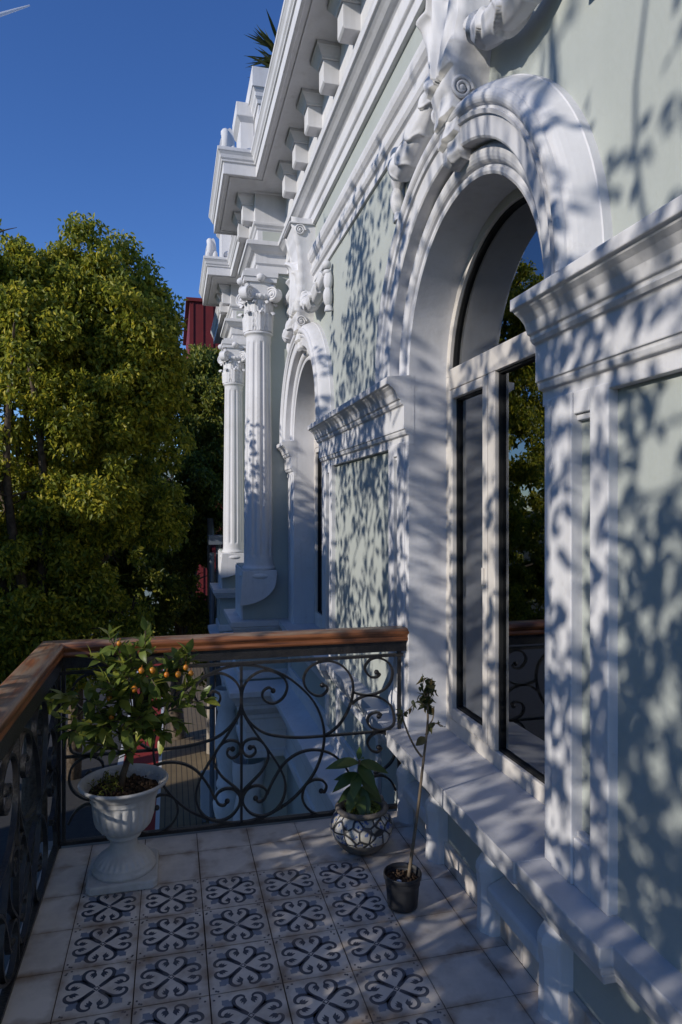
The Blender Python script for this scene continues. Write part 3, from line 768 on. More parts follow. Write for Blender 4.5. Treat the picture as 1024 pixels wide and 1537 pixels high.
def pattern(cx,cy,h,z):
    wr=random.uniform(-.03,.03)
    for q in range(4):
        a=q*pi/2+wr*.3; ca,sa=math.cos(a),math.sin(a)
        def T(p): return (cx+h*(p[0]*ca-p[1]*sa),cy+h*(p[0]*sa+p[1]*ca))
        for s in (1,-1):
            st=[(.085,.05),(.20,.15),(.33,.29),(.49,.405),(.67,.425),(.80,.345),(.84,.215),(.785,.125),(.69,.12)]
            C=[Vector((p[0],p[1]*s)) for p in st]; C=crom(C,6)
            ribbon([T(p) for p in C],lambda t:h*(.05+.062*math.sin(pi*min(1,t*1.05))),2,z)
            # curled leaf inside the heart
            lf=[(.69,.075),(.73,.14),(.70,.22),(.60,.265),(.625,.205),(.53,.225),(.565,.165),(.45,.165),(.52,.10),(.59,.05)]
            poly2([T((p[0],p[1]*s)) for p in (lf if s==1 else lf[::-1])],2,z)
        # diagonal grey-blue leaf
        b=a+pi/4; cb,sb=math.cos(b),math.sin(b)
        def D(p): return (cx+h*(p[0]*cb-p[1]*sb),cy+h*(p[0]*sb+p[1]*cb))
        half=[(.30,.012),(.52,.03),(.74,.06),(.84,.19),(.86,.10),(.93,.13),(1.0,.05),(1.06,0)]
        pl=half+[(p[0],-p[1]) for p in half[::-1]]
        # split into convex strips
        for i in range(len(half)-1):
            p,q2=half[i],half[i+1]
            if q2[0]>p[0]: poly2([D(p),D((p[0],-p[1])),D((q2[0],-q2[1])),D(q2)],4,z)
        # corner flecks
        for (px,py) in ((.86,.93),(.93,.80),(.80,.955)):
            if random.random()<.85:
                r=.035; poly2([T((px+r*math.cos(k*pi/3),py+r*math.sin(k*pi/3)*1.2)) for k in range(6)],2,z)
    poly2([(cx+h*.10*math.cos(pi/2*k),cy+h*.10*math.sin(pi/2*k)) for k in range(4)],2,z+.0004)
    poly2([(cx+h*.055*math.cos(pi/2*k),cy+h*.055*math.sin(pi/2*k)) for k in range(4)],0,z+.0008)
for j in range(len(ys)-1):
    for i in range(len(xs)-1):
        x0,x1,y1,y0=xs[i],xs[i+1],ys[j],ys[j+1]
        gg=g*random.uniform(.8,1.6); zt=.0045+random.uniform(-.0006,.0006)
        fl.box(x0+gg,x1-gg,y0+gg,y1-gg,-.002,zt,0)
        if 1<=i<=5 and j>=2: pattern((x0+x1)/2+random.uniform(-.002,.002),(y0+y1)/2+random.uniform(-.002,.002),((x1-x0)/2-.002)*.97,zt+.0006)
floor=fl.build('balcony_floor',[M['tile'],M['grout'],M['tile_ink'],M['edge'],M['tile_blue']])
tag(floor,kind='structure')

# ------------------------------------------------------------------ balcony railing
rail=empty('balcony_railing','black wrought iron scroll railing with a reddish brown wooden handrail round the balcony','railing')
SCR={
'C1':[(0.161,0.668),(0.14,0.687),(0.111,0.669),(0.107,0.637),(0.131,0.608),(0.173,0.601),(0.216,0.632),(0.234,0.688),(0.212,0.738),(0.161,0.773),(0.101,0.779),(0.042,0.745),(0.009,0.693),(0.002,0.623),(0.01,0.569),(0.048,0.501),(0.113,0.445),(0.197,0.417),(0.307,0.402),(0.431,0.4)],
'S3':[(0.419,0.682),(0.441,0.675),(0.444,0.65),(0.413,0.624),(0.369,0.634),(0.332,0.673),(0.32,0.724),(0.342,0.775),(0.388,0.805),(0.45,0.814),(0.519,0.787),(0.57,0.725),(0.585,0.65),(0.57,0.565),(0.529,0.482),(0.481,0.43),(0.431,0.4)],
'S4':[(0.714,0.735),(0.731,0.724),(0.714,0.708),(0.679,0.712),(0.653,0.745),(0.651,0.774),(0.679,0.808),(0.727,0.815),(0.78,0.784),(0.803,0.73),(0.787,0.669),(0.744,0.628),(0.679,0.609),(0.621,0.617),(0.584,0.632)],
'S5':[(0.727,0.485),(0.738,0.497),(0.714,0.509),(0.679,0.499),(0.663,0.468),(0.679,0.429),(0.725,0.407),(0.764,0.408),(0.806,0.429),(0.811,0.479),(0.79,0.543),(0.731,0.591),(0.666,0.608),(0.615,0.593),(0.577,0.565)],
'S6':[(0.725,0.311),(0.74,0.304),(0.718,0.284),(0.683,0.299),(0.663,0.339),(0.679,0.375),(0.718,0.394),(0.764,0.383),(0.806,0.342),(0.816,0.278),(0.797,0.224),(0.751,0.184),(0.699,0.167)],
'S7':[(0.044,0.37),(0.065,0.371),(0.071,0.344),(0.048,0.322),(0.018,0.334),(0.006,0.368),(0.016,0.402),(0.054,0.417),(0.095,0.404),(0.128,0.357),(0.135,0.302),(0.101,0.234),(0.054,0.185),(0.016,0.147),(0.0,0.108)],
'S8':[(0.0,0.623),(0.01,0.557),(0.065,0.457),(0.131,0.357),(0.191,0.255),(0.222,0.174),(0.222,0.108),(0.197,0.045),(0.155,0.007),(0.101,-0.005),(0.048,0.016),(0.012,0.065),(0.01,0.112),(0.036,0.151),(0.077,0.162),(0.113,0.147),(0.128,0.118),(0.113,0.083),(0.087,0.074),(0.071,0.094)],
'S9':[(0.131,0.111),(0.161,0.18),(0.216,0.265),(0.283,0.313),(0.357,0.329),(0.431,0.315),(0.494,0.276),(0.551,0.203),(0.577,0.121),(0.564,0.042),(0.507,-0.011),(0.431,-0.032),(0.369,-0.017),(0.326,0.031),(0.313,0.08),(0.329,0.137),(0.369,0.162),(0.413,0.158),(0.44,0.126),(0.431,0.092),(0.413,0.097)],
'S10':[(0.699,0.149),(0.744,0.15),(0.79,0.118),(0.82,0.059)],
'ring':[(0.0,0.818),(0.077,0.808),(0.161,0.779),(0.246,0.729),(0.332,0.648),(0.388,0.566),(0.421,0.472),(0.429,0.386),(0.416,0.301),(0.379,0.207),(0.32,0.126),(0.246,0.057),(0.149,0.004),(0.065,-0.022),(0.0,-0.028)],
}
def hb(b): return .018+(b+.032)*(.809/.859)
def bar(m,pts2,T,th=.0105,dp=.019):
    P=[Vector(p) for p in pts2]; n=len(P); rows=[]
    for i in range(n):
        t=(P[min(i+1,n-1)]-P[max(i-1,0)]).normalized(); nn=Vector((-t.y,t.x))*th/2
        a=P[i]+nn; b=P[i]-nn
        rows.append([T(a.x,a.y,-dp/2),T(b.x,b.y,-dp/2),T(b.x,b.y,dp/2),T(a.x,a.y,dp/2)])
    for j in range(4): m.grid([[r[j],r[(j+1)%4]] for r in rows],0,True)
    m.add(rows[0],[(0,1,2,3)]); m.add(rows[-1],[(3,2,1,0)])
BALL={'C1':0,'S3':0,'S4':0,'S5':0,'S6':0,'S7':0,'S8':-1,'S9':-1}
def scroll_panel(T):
    """T(a,b,w): panel coordinates to world; a from -0.85 to 0.85"""
    for s in (1,-1):
        for k,v in SCR.items():
            m=MB(); C=crom([Vector((p[0]*s,hb(p[1]))) for p in v],6)
            off={'C1':0,'ring':.0006,'S8':-.0006,'S7':.0003,'S9':-.0003}.get(k,0)
            bar(m,C,lambda a,b,w,off=off:T(a,b,w+off))
            if k in BALL:
                e=C[BALL[k]]; c=T(e.x,e.y,0); m.sphere(c,.0135,0,7)
            m.build('scroll',M['iron'],rail)
    def rod(a0,b0,a1,b1,th,dp):
        m=MB(); bar(m,[(a0,b0),(a1,b1)],T,th,dp); return m
    rod(-.86,.827,.86,.827,.014,.026).build('top_rail',M['iron'],rail)
    rod(-.86,.018,.86,.018,.016,.03).build('bottom_rail',M['iron'],rail)
    for s in (1,-1): rod(s*.432,hb(.4),s*.845,hb(.4),.011,.019).build('middle_rail',M['iron'],rail)
    rod(0,.018,0,.82,.012,.021).build('post',M['iron'],rail)
    for s in (1,-1): rod(s*.84,.012,s*.84,.87,.016,.018).build('post',M['iron'],rail)
XM=.345; YR=3.46; XL=-.525
scroll_panel(lambda a,b,w:(XM+a,YR+w,b))
scroll_panel(lambda a,b,w:(XL+w,YR-.88+a,b))
scroll_panel(lambda a,b,w:(XL+w,YR-.88-1.74+a,b))
MB().box(XL-.016,XL+.016,YR-.016,YR+.016,-.02,.87).build('corner_post',M['iron'],rail)
# iron band under the wood
MB().box(XL-.02,1.24,YR-.026,YR+.026,.852,.908).build('iron_band',M['iron'],rail)
MB().box(XL-.026,XL+.026,-.1,YR-.027,.852,.908).build('iron_band',M['iron'],rail)
hp=[(-.050,.908),(-.054,.914),(-.056,.923),(-.050,.929),(-.052,.938),(-.059,.946),(-.061,.956),(-.056,.967),(-.042,.974),(0,.976),(.042,.974),(.056,.967),(.061,.956),(.059,.946),(.052,.938),(.050,.929),(.056,.923),(.054,.914),(.050,.908)]
def handrail(p0,p1,m0,m1):
    """mitred ends: m0/m1 give extra length per unit of lateral offset; UV runs along the rail"""
    d=Vector((p1[0]-p0[0],p1[1]-p0[1])); Ln=d.length; d.normalize(); nrm=Vector((-d.y,d.x)); m=MB(); n=len(hp); K=24
    per=[0]
    for i in range(1,n): per.append(per[-1]+math.hypot(hp[i][0]-hp[i-1][0],hp[i][1]-hp[i-1][1]))
    rows=[]
    for k in range(K+1):
        t=k/K; row=[]
        for (o,z) in hp:
            s=-m0*o*(1-t)+m1*o*t+Ln*t
            row.append((p0[0]+d.x*s+nrm.x*o,p0[1]+d.y*s+nrm.y*o,z))
        rows.append(row)
    vs=[q for r in rows for q in r]; fs=[];uv=[]
    for k in range(K):
        for j in range(n-1):
            fs.append((k*n+j,(k+1)*n+j,(k+1)*n+j+1,k*n+j+1)); u0,u1=Ln*k/K,Ln*(k+1)/K
            uv.append([(u0,per[j]),(u1,per[j]),(u1,per[j+1]),(u0,per[j+1])])
    m.add(vs,fs,0,True,uv)
    uu=[(Ln+.1+hp[j][0],hp[j][1]*1.0) for j in range(n)]
    m.add(rows[0],[tuple(range(n))],0,False,[uu]); m.add(rows[-1],[tuple(range(n-1,-1,-1))],0,False,[uu[::-1]])
    m.add([(p0[0]+nrm.x*.05,p0[1]+nrm.y*.05,.9082),(p1[0]+nrm.x*.05,p1[1]+nrm.y*.05,.9082),(p1[0]-nrm.x*.05,p1[1]-nrm.y*.05,.9082),(p0[0]-nrm.x*.05,p0[1]-nrm.y*.05,.9082)],[(0,1,2,3)],0,False,[[(0,0),(1,0),(1,.1),(0,.1)]])
    m.build('handrail',M['wood'],rail)
XH=XL-.02; YH=YR+.005
handrail((XH,YH),(1.245,YH),1,0)      # far rail: left end mitred
handrail((XH,YH-.0005),(XH,-.2),-1,0)

# ------------------------------------------------------------------ urn with kumquat
UX,UY=-.20,3.115
urn=empty('planter_urn','white fluted stone urn on a square plinth in the corner of the railing','urn')
m=MB()
oct_=[]
s=.145; c=.02
m.prism([(UX-s+c,UY-s),(UX+s-c,UY-s),(UX+s,UY-s+c),(UX+s,UY+s-c),(UX+s-c,UY+s),(UX-s+c,UY+s),(UX-s,UY+s-c),(UX-s,UY-s+c)],'z',.005,.042)
m.build('plinth',M['urn'],urn,bevel=.008)
m=MB()
def gad(th,z):
    if .075<z<.112: return 1+.05*(abs(math.cos(th*14))-.5)
    return 1
m.lathe([(.13,.042),(.135,.05),(.133,.062),(.122,.066),(.125,.074),(.118,.080),(.112,.086),(.108,.095),(.095,.106),(.082,.114),(.072,.120),(.064,.128),(.058,.145),(.056,.165),(.06,.178),(.072,.184),(.074,.192),(.066,.197),(.068,.2)],(UX,UY,0),112,mod=gad)
m.build('foot',M['urn'],urn)
m=MB()
def flu(th,z):
    if .205<z<.345:
        e=min(1,(z-.205)/.03,(.345-z)/.02); return 1+.055*e*(abs(math.cos(th*11))**.7-.6)
    if .355<z<.372: return 1+.012*math.cos(th*22)
    return 1
bowl=[(r*.95,z) for r,z in [(.06,.198),(.085,.205),(.108,.22),(.122,.24),(.130,.265),(.134,.29),(.137,.315),(.139,.332),(.140,.345),(.143,.352),(.150,.365),(.160,.382),(.176,.398),(.192,.408),(.198,.414),(.199,.420),(.195,.425),(.188,.424),(.178,.417),(.168,.402),(.160,.385),(.152,.37),(.148,.35)]]
m.lathe(bowl,(UX,UY,0),132,mod=flu)
m.build('bowl',M['urn'],urn)
# carved tongues on the inner lip
m=MB()
for k in range(26):
    a=2*pi*k/26; R0,R1=.156,.177
    ring=[]
    for i in range(11):
        t=i/10*pi; rr=R1-(R1-R0)*math.sin(t)*1.0; aa=a+(.075)*math.cos(t); z=.393+(rr-.156)*1.10+.003
        ring.append((UX+rr*math.cos(aa),UY+rr*math.sin(aa),z+.002))
    m.tube(ring,.0028,6)
m.build('rim_carving',M['urn'],urn)
m=MB()
def soil_disc(m,cx,cy,R,z,amp,mi=0,n=26):
    rows=[]
    for i in range(n//2+1):
        r=R*i/(n//2); rows.append([(cx+r*math.cos(2*pi*k/n),cy+r*math.sin(2*pi*k/n),z+random.uniform(-amp,amp)+amp*2*(1-i/(n//2))) for k in range(n)])
    m.grid(rows,mi,False,closed_v=True)
soil_disc(m,UX,UY,.150,.378,.006)
for i in range(160):
    r=.133*math.sqrt(random.random()); a=random.random()*2*pi; m.sphere((UX+r*math.cos(a),UY+r*math.sin(a),.388+random.uniform(0,.008)),random.uniform(.004,.010),0,4)
m.build('soil',M['soil'],urn)

def leaf(m,base,d,up,L,W,mi=0,bend=.25,fold=.25,n=5):
    """a leaf blade: base point, direction, approximate upward normal"""
    d=Vector(d).normalized(); up=Vector(up); sd=d.cross(up)
    if sd.length<1e-3: sd=d.orthogonal()
    sd.normalize(); nn=sd.cross(d).normalized(); B=Vector(base); rows=[]
    for i in range(n+1):
        t=i/n; c=B+d*L*t-nn*bend*L*t*t; wd=W*.5*math.sin(pi*(t**.8)*.97+.05) if i<n else .0006
        rows.append([c+sd*wd+nn*fold*wd,c,c-sd*wd+nn*fold*wd])
    m.grid(rows,mi,True)
def rdir(): 
    v=Vector(rng.normal(size=3)); return v.normalized()

kt=empty('kumquat_tree','small kumquat tree with orange fruit growing in the white fluted urn','citrus tree')
tk=MB()
tp=crom([(UX-.012,UY,.375),(UX-.005,UY,.44),(UX+.02,UY-.005,.52),(UX+.04,UY,.60),(UX+.045,UY+.005,.69)],6)
tk.tube(tp,[.016-.007*i/len(tp) for i in range(len(tp))],9)
lf=MB(); tips=[]
brs=[((.30,-.02,.12),.34),((.18,.10,.18),.3),((.05,.02,.34),.36),((-.02,-.06,.30),.3),((-.12,.04,.28),.32),((-.28,-.02,.10),.36),((-.24,.10,.02),.34),((-.16,-.10,-.02),.28),((.16,-.12,.02),.28),((.26,.06,.22),.30),((-.08,-.14,.12),.25),((.06,-.12,.14),.26),((.08,.12,.06),.28),((-.30,-.05,.0),.30)]
for (d,Ln) in brs:
    st=tp[random.randint(17,len(tp)-1)]; e=Vector(st)+(Vector(d)+Vector((0,0,.035)))*(Ln/.34); mid=(Vector(st)+e)/2+Vector((random.uniform(-.03,.03),random.uniform(-.03,.03),.03))
    P=crom([st,mid,e],8); tk.tube(P,[.006-.0042*i/len(P) for i in range(len(P))],6)
    for i in range(5,len(P)):
        for q in range(random.choice((1,2,2))):
            t=(P[i]-P[i-1]).normalized(); dd=(t*.75+rdir()*.85+Vector((0,0,.05))).normalized()
            L_=random.uniform(.06,.105); leaf(lf,P[i],dd,Vector((0,0,1))+rdir()*.5,L_,L_*.44,0,random.uniform(.05,.4),.2)
    # side twigs
    for q in range(4):
        s0=P[random.randint(6,len(P)-2)]; e2=s0+Vector((random.uniform(-.11,.11),random.uniform(-.1,.1),random.uniform(-.06,.10))); tw=crom([s0,(s0+e2)/2+Vector((0,0,.015)),e2],4); tk.tube(tw,.0022,5)
        for p in tw[3:]:
            dd=((e2-s0).normalized()*.6+rdir()).normalized(); L_=random.uniform(.05,.085); leaf(lf,p,dd,Vector((0,0,1))+rdir()*.6,L_,L_*.46,0,random.uniform(.05,.4),.2)
        tips.append(e2)
# top shoot and low shoot
for (a,b) in (((UX+.04,UY,.69),(UX-.06,UY-.02,1.06)),((UX+.04,UY,.69),(UX+.09,UY,1.07)),((UX+.03,UY,.52),(UX-.12,UY-.03,.60)),((UX+.02,UY,.50),(UX+.02,UY-.05,.57))):
    P=crom([a,((a[0]+b[0])/2+.02,(a[1]+b[1])/2,(a[2]+b[2])/2),b],6); tk.tube(P,.003,6)
    for p in P[len(P)//2:]:
        for q in range(2): leaf(lf,p,(P[-1]-P[-4]).normalized()*.6+rdir()*.8,Vector((0,0,1))+rdir()*.5,.07,.03,0,.2,.2)
tk.build('trunk',M['bark'],kt); lf.build('foliage',M['leaf_citrus'],kt)
for (fx,fz) in ((-.225,1.043),(-.088,.922),(-.029,.901),(.052,.929),(.075,.895),(-.267,.808),(-.258,.726),(-.161,.853),(-.133,.928),(.02,.90)):
    f=MB(); yy=UY-.05-random.uniform(0,.06); f.sphere((fx+.01,yy,fz-.01),random.uniform(.0095,.0135),0,8,(1,1,1.15)); f.tube([(fx+.01,yy+.012,fz-.005),(fx+.012,yy+.05,fz+.004)],.0015,4); f.build('fruit',M['fruit'],kt)
# withered weeds on the soil
wd=empty('urn_weeds','tangle of dark dry twigs and small weeds lying on the soil of the urn','weeds')
m=MB(); l2=MB()
for i in range(46):
    a=random.uniform(.62*pi,1.45*pi); r=random.uniform(.03,.14); p0=Vector((UX+r*math.cos(a),UY+r*math.sin(a),.385)); e=p0+Vector((random.uniform(-.05,.03),random.uniform(-.05,.05),random.uniform(.01,.05)))
    P=crom([p0,(p0+e)/2+Vector((0,0,.012)),e],4); m.tube(P,.0012,4)
    for p in P[2:]: leaf(l2,p,rdir()+Vector((0,0,.3)),(0,0,1),random.uniform(.008,.018),.007,0,.2,.1,3)
m.build('twig',M['bark'],wd); l2.build('foliage',M['leaf_dark'],wd)

# ------------------------------------------------------------------ mosaic pot with plant
PX,PY=.875,3.10
mp_=empty('mosaic_pot','round pot covered in broken blue and white tile by the railing end','flower pot')
m=MB(); m.lathe([(.001,.006),(.082,.006),(.09,.012),(.112,.032),(.130,.058),(.138,.07)],(PX,PY,0),56); m.build('foot',M['clay'],mp_)
m=MB(); m.lathe([(.138,.07),(.147,.09),(.150,.11),(.147,.13),(.137,.152),(.122,.170),(.110,.180)],(PX,PY,0),64); m.build('belly',M['mosaic'],mp_)
m=MB(); m.lathe([(.110,.178),(.112,.184),(.122,.188),(.127,.197),(.122,.206),(.110,.208),(.100,.203),(.095,.19),(.094,.165)],(PX,PY,0),56)
# worn bits at the back of the rim
m.sphere((PX+.05,PY+.10,.215),.022,0,6,(1.6,.8,.8)); m.sphere((PX+.105,PY+.035,.212),.018,0,6,(.8,1.4,.8))
m.build('rim',M['clay'],mp_)
m=MB(); soil_disc(m,PX,PY,.098,.178,.006); m.build('soil',M['soil'],mp_)
gp=empty('broad_leaf_plant','potted plant with long glossy dark green leaves in the mosaic pot','plant')
m=MB(); st=crom([(PX-.01,PY,.18),(PX-.012,PY+.005,.26),(PX-.018,PY,.34),(PX-.01,PY,.42)],5); m.tube(st,.006,7); m.build('stem',M['stem'],gp)
m=MB()
for (z,a,L_,el) in ((.42,1.2,.06,.9),(.41,2.9,.14,-.05),(.41,3.6,.11,.25),(.41,-.3,.13,-.2),(.40,.3,.12,-.3),(.40,-1.2,.13,-.45),(.36,3.3,.13,-.35),(.36,4.2,.12,-.5),(.35,-.7,.13,-.6),(.34,2.5,.12,-.1),(.31,3.9,.13,-.7),(.30,-1.4,.14,-.8),(.30,3.1,.11,-.5),(.27,-.5,.10,-.2),(.28,4.6,.12,-.6),(.27,.4,.09,.1),(.42,4.7,.07,.6)):
    d=Vector((math.cos(a)*math.cos(el),math.sin(a)*math.cos(el),math.sin(el))); leaf(m,(PX-.014,PY,z),d,(-.2,-.5,1),L_*1.15,L_*.46,0,.22,.2,7)
m.build('foliage',M['leaf_pot'],gp)
cl=MB()
for i in range(420):
    r=.085*math.sqrt(random.random()); a=random.random()*2*pi; leaf(cl,(PX+.01+r*math.cos(a),PY+r*math.sin(a),.185),rdir()+Vector((0,0,1.1)),(0,0,1),random.uniform(.012,.026),.011,0,.3,.2,3)
tag(cl.build('creeping_weed',M['leaf_citrus']),'low bright green creeping weed covering the soil of the mosaic pot','weeds')

# ------------------------------------------------------------------ black plastic pot with sapling
BX,BY=.905,2.60
bpot=empty('nursery_pot','plain black plastic nursery pot standing in front of the mosaic pot','flower pot')
m=MB(); m.lathe([(.001,.008),(.055,.008),(.060,.012),(.062,.03),(.069,.118),(.071,.122),(.0765,.124),(.0775,.140),(.076,.143),(.073,.142),(.071,.125),(.0705,.10)],(BX,BY,0),48); m.build('body',M['plastic'],bpot)
m=MB(); soil_disc(m,BX,BY,.071,.112,.004); 
for i in range(50):
    r=.06*math.sqrt(random.random()); a=random.random()*2*pi; m.sphere((BX+r*math.cos(a),BY+r*math.sin(a),.12),random.uniform(.003,.006),0,4)
m.build('soil',M['soil'],bpot)
peb=MB().sphere((BX-.025,BY-.03,.124),.009,0,6,(1.2,1,.7)).build('pebble',M['panel']); tag(peb,'single pale pebble lying on the soil of the black pot','pebble')
sap=empty('bare_sapling','thin leaning sapling with a few curled leaves at the top in the black pot','sapling')
m=MB(); st=crom([(.93,2.60,.11),(.943,2.60,.20),(.969,2.60,.374),(.992,2.6,.561),(1.013,2.6,.735),(1.012,2.6,.84),(1.02,2.6,.90)],6)
m.tube(st,[.0078-.0048*i/len(st) for i in range(len(st))],9)
br=crom([(.987,2.6,.60),(.96,2.59,.635),(.927,2.58,.693),(.905,2.58,.75),(.89,2.58,.79)],6); m.tube(br,[.0045-.001*i/len(br) for i in range(len(br))],7)
tw1=crom([(1.012,2.6,.72),(1.035,2.6,.75),(1.04,2.6,.80)],5); m.tube(tw1,.003,6)
tw2=crom([(1.013,2.6,.72),(1.04,2.59,.735),(1.075,2.59,.72)],5); m.tube(tw2,.0022,6)
tw3=crom([(1.012,2.6,.80),(.97,2.59,.83),(.93,2.59,.80),(.90,2.59,.78)],5); m.tube(tw3,.002,6)
tw4=crom([(1.012,2.6,.82),(.99,2.6,.88),(1.0,2.6,.92)],5); m.tube(tw4,.002,6)
tw5=crom([(1.012,2.6,.82),(1.04,2.6,.87),(1.035,2.6,.90)],5); m.tube(tw5,.002,6)
m.build('stem',M['stem'],sap)
m=MB()
for P,nl in ((tw2,9),(tw3,16),(tw4,20),(tw5,16),(st[28:],26),(br[20:],5)):
    for i in range(nl):
        p=Vector(random.choice(P))+Vector((random.uniform(-.012,.012),random.uniform(-.02,.02),random.uniform(-.012,.012))); L_=random.uniform(.02,.045)
        leaf(m,p,rdir()+Vector((0,0,-.6)),rdir(),L_,L_*.55,0,random.uniform(-.5,.9),random.uniform(.2,.9),5)
leaf(m,(1.0,2.6,.68),(-.6,-.1,-.5),(0,-1,.3),.05,.035,0,.2,.3); 
m.build('foliage',M['leaf_dry'],sap)

# ------------------------------------------------------------------ yucca on the roof
yu=empty('roof_yucca','spiky yucca planted on the roof edge above the cornice','yucca')
m=MB(); m.tube([(1.40,8.6,5.3),(1.38,8.6,7.35)],.07,10); m.build('trunk',M['bark'],yu)
m=MB()
for i in range(120):
    d=rdir(); d.z=d.z*.8+.15; d.normalize(); L_=random.uniform(.36,.54); leaf(m,Vector((1.36,8.6,7.35+random.uniform(-.25,.12))),d,Vector((0,0,1))+rdir()*.2,L_,.045,0,.08,.3,4)
m.build('foliage',M['leaf_yucca'],yu)

# ------------------------------------------------------------------ street below
ZG=-4.5
def sheet(name,x0,x1,y0,y1,z,mt):
    return tag(MB().add([(x0,y0,z),(x1,y0,z),(x1,y1,z),(x0,y1,z)],[(0,1,2,3)]).build(name,mt),kind='structure')
sheet('ground',-6000,6000,-6000,6000,ZG-.02,M['ground'])
sheet('road',-14,-1.25,-60,120,ZG-.008,M['asphalt'])
sheet('pavement',-.22,1.22,-60,60,ZG,M['deck'])
sheet('cycle_lane',-1.12,-.30,-60,60,ZG+.004,M['red_lane'])
sheet('lane_marking',-1.25,-1.12,-60,60,ZG+.001,M['linepaint']); sheet('lane_marking',-.30,-.22,-60,60,ZG+.002,M['linepaint'])
m=MB(); m.box(.56,1.14,13.6,13.66,ZG+.06,ZG+.98); 
bd=empty('sign_board','pale blank board standing on the brown pavement beside the villa','board')
m.build('panel',M['panel'],bd,bevel=.01); MB().box(.60,.66,13.55,13.75,ZG,ZG+.12).build('foot',M['pipe'],bd); MB().box(1.04,1.10,13.55,13.75,ZG,ZG+.12).build('foot',M['pipe'],bd)
m=MB(); m.tube([(.97,17.4,ZG),(.985,17.4,-1.5),(.96,17.4,1.4)],[.11,.10,.085],12)
tag(m.build('wooden_pole',M['oldwood']),'weathered grey wooden pole rising from the pavement past the villa','pole')
dp=MB(); dp.tube([(.70,12.2,ZG),(.70,12.2,.85)],.045,12); dp.tube([(.82,12.3,ZG),(.82,12.3,1.0)],.05,12)
dp.box(.64,.88,12.1,12.4,1.0,1.16)
tag(dp.build('drainpipe',M['pipe']),'pair of dark grey drainpipes rising beside the far column','drainpipe')

# ------------------------------------------------------------------ far buildings
rb=empty('red_building','dark red metal clad building rising behind the trees','building')
m=MB()
m.add([(.62,30,ZG),(7,30,ZG),(7,30,10.6),(.78,30,10.6),(.62,38,ZG),(7,38,ZG),(7,38,10.6),(.78,38,10.6)],[(0,1,2,3),(4,7,6,5),(0,3,7,4),(3,2,6,7),(1,5,6,2)])
x=.9
while x<7: m.box(x,x+.035,29.96,29.999,ZG,10.58); x+=.42
m.box(.62,7.1,29.9,38.1,10.6,10.75)
m.build('wall',M['redmetal'],rb)
tb=empty('teal_building','pale teal rendered house half hidden behind the big tree','house')
MB().box(-3.2,.15,34,40,ZG,8.9).build('wall',M['teal'],tb); MB().box(-3.35,.3,33.85,40.2,8.9,9.1).build('roof',M['panel'],tb)
for i in range(3): MB().box(-2.9+i*1.0,-2.4+i*1.0,33.95,33.995,6.0,7.4).build('window',M['room'],tb)
rr=MB(); rr.prism([(15.6,.2),(18.6,.2),(17.1,.95)],'x',.95,3.0); 
ro=empty('red_roof_shed','low shed with a red pitched roof behind the far column','shed')
rr.build('roof',M['redmetal'],ro); MB().box(1.1,2.9,15.9,18.3,ZG,.2).build('wall',M['panel'],ro)

# contrail
cd=[Vector((-.2442,1.0917,.7287)),Vector((-.2014,1.0810,.7424))]
P=[Vector((0,0,1.6))+ (cd[0]*(1-t)+cd[1]*t)*4000 for t in (-.5,-.2,0,.25,.5,.75,1)]
cm=MB().tube(P,[16,13,11,9.5,8,6,4],10)
tag(cm.build('contrail',M['vapour']),'short white aircraft contrail high in the blue sky','contrail')

# ------------------------------------------------------------------ trees
def leaves_mesh(name,C,D,Nn,Ls,Ws,mt,parent):
    """C centres (N,3), D directions, Nn normals, Ls lengths, Ws widths -> one mesh of folded leaf blades"""
    N=len(C); D=D/np.linalg.norm(D,axis=1,keepdims=True); S=np.cross(D,Nn); S/=np.maximum(1e-6,np.linalg.norm(S,axis=1,keepdims=True)); U=np.cross(S,D)
    Ls=Ls[:,None]; Ws=Ws[:,None]
    v=np.empty((N,6,3))
    v[:,0]=C; v[:,3]=C+D*Ls-U*Ls*.18
    v[:,1]=C+D*Ls*.33+S*Ws*.5+U*Ws*.12; v[:,2]=C+D*Ls*.70+S*Ws*.36+U*Ws*.05-U*Ls*.06
    v[:,5]=C+D*Ls*.33-S*Ws*.5+U*Ws*.12; v[:,4]=C+D*Ls*.70-S*Ws*.36+U*Ws*.05-U*Ls*.06
    idx=np.arange(N)[:,None]*6
    quads=np.concatenate([idx+np.array([[0,1,2,3]]),idx+np.array([[0,3,4,5]])],axis=0)
    me=bpy.data.meshes.new(name); me.vertices.add(N*6); me.vertices.foreach_set('co',v.reshape(-1).astype(np.float32))
    me.loops.add(quads.size); me.loops.foreach_set('vertex_index',quads.reshape(-1).astype(np.int32))
    me.polygons.add(len(quads)); me.polygons.foreach_set('loop_start',(np.arange(len(quads))*4).astype(np.int32))
    try: me.polygons.foreach_set('loop_total',np.full(len(quads),4,np.int32))
    except Exception: pass
    me.materials.append(mt); me.update(calc_edges=True); me.validate()
    o=bpy.data.objects.new(name,me); COL.objects.link(o); o.parent=parent; return o
def droopy(C,n,droop=.9):
    D=rng.normal(size=(n,3)); D[:,2]-=droop; Nn=rng.normal(size=(n,3))*.75+np.array((-.62,-.35,.45))
    return D,Nn
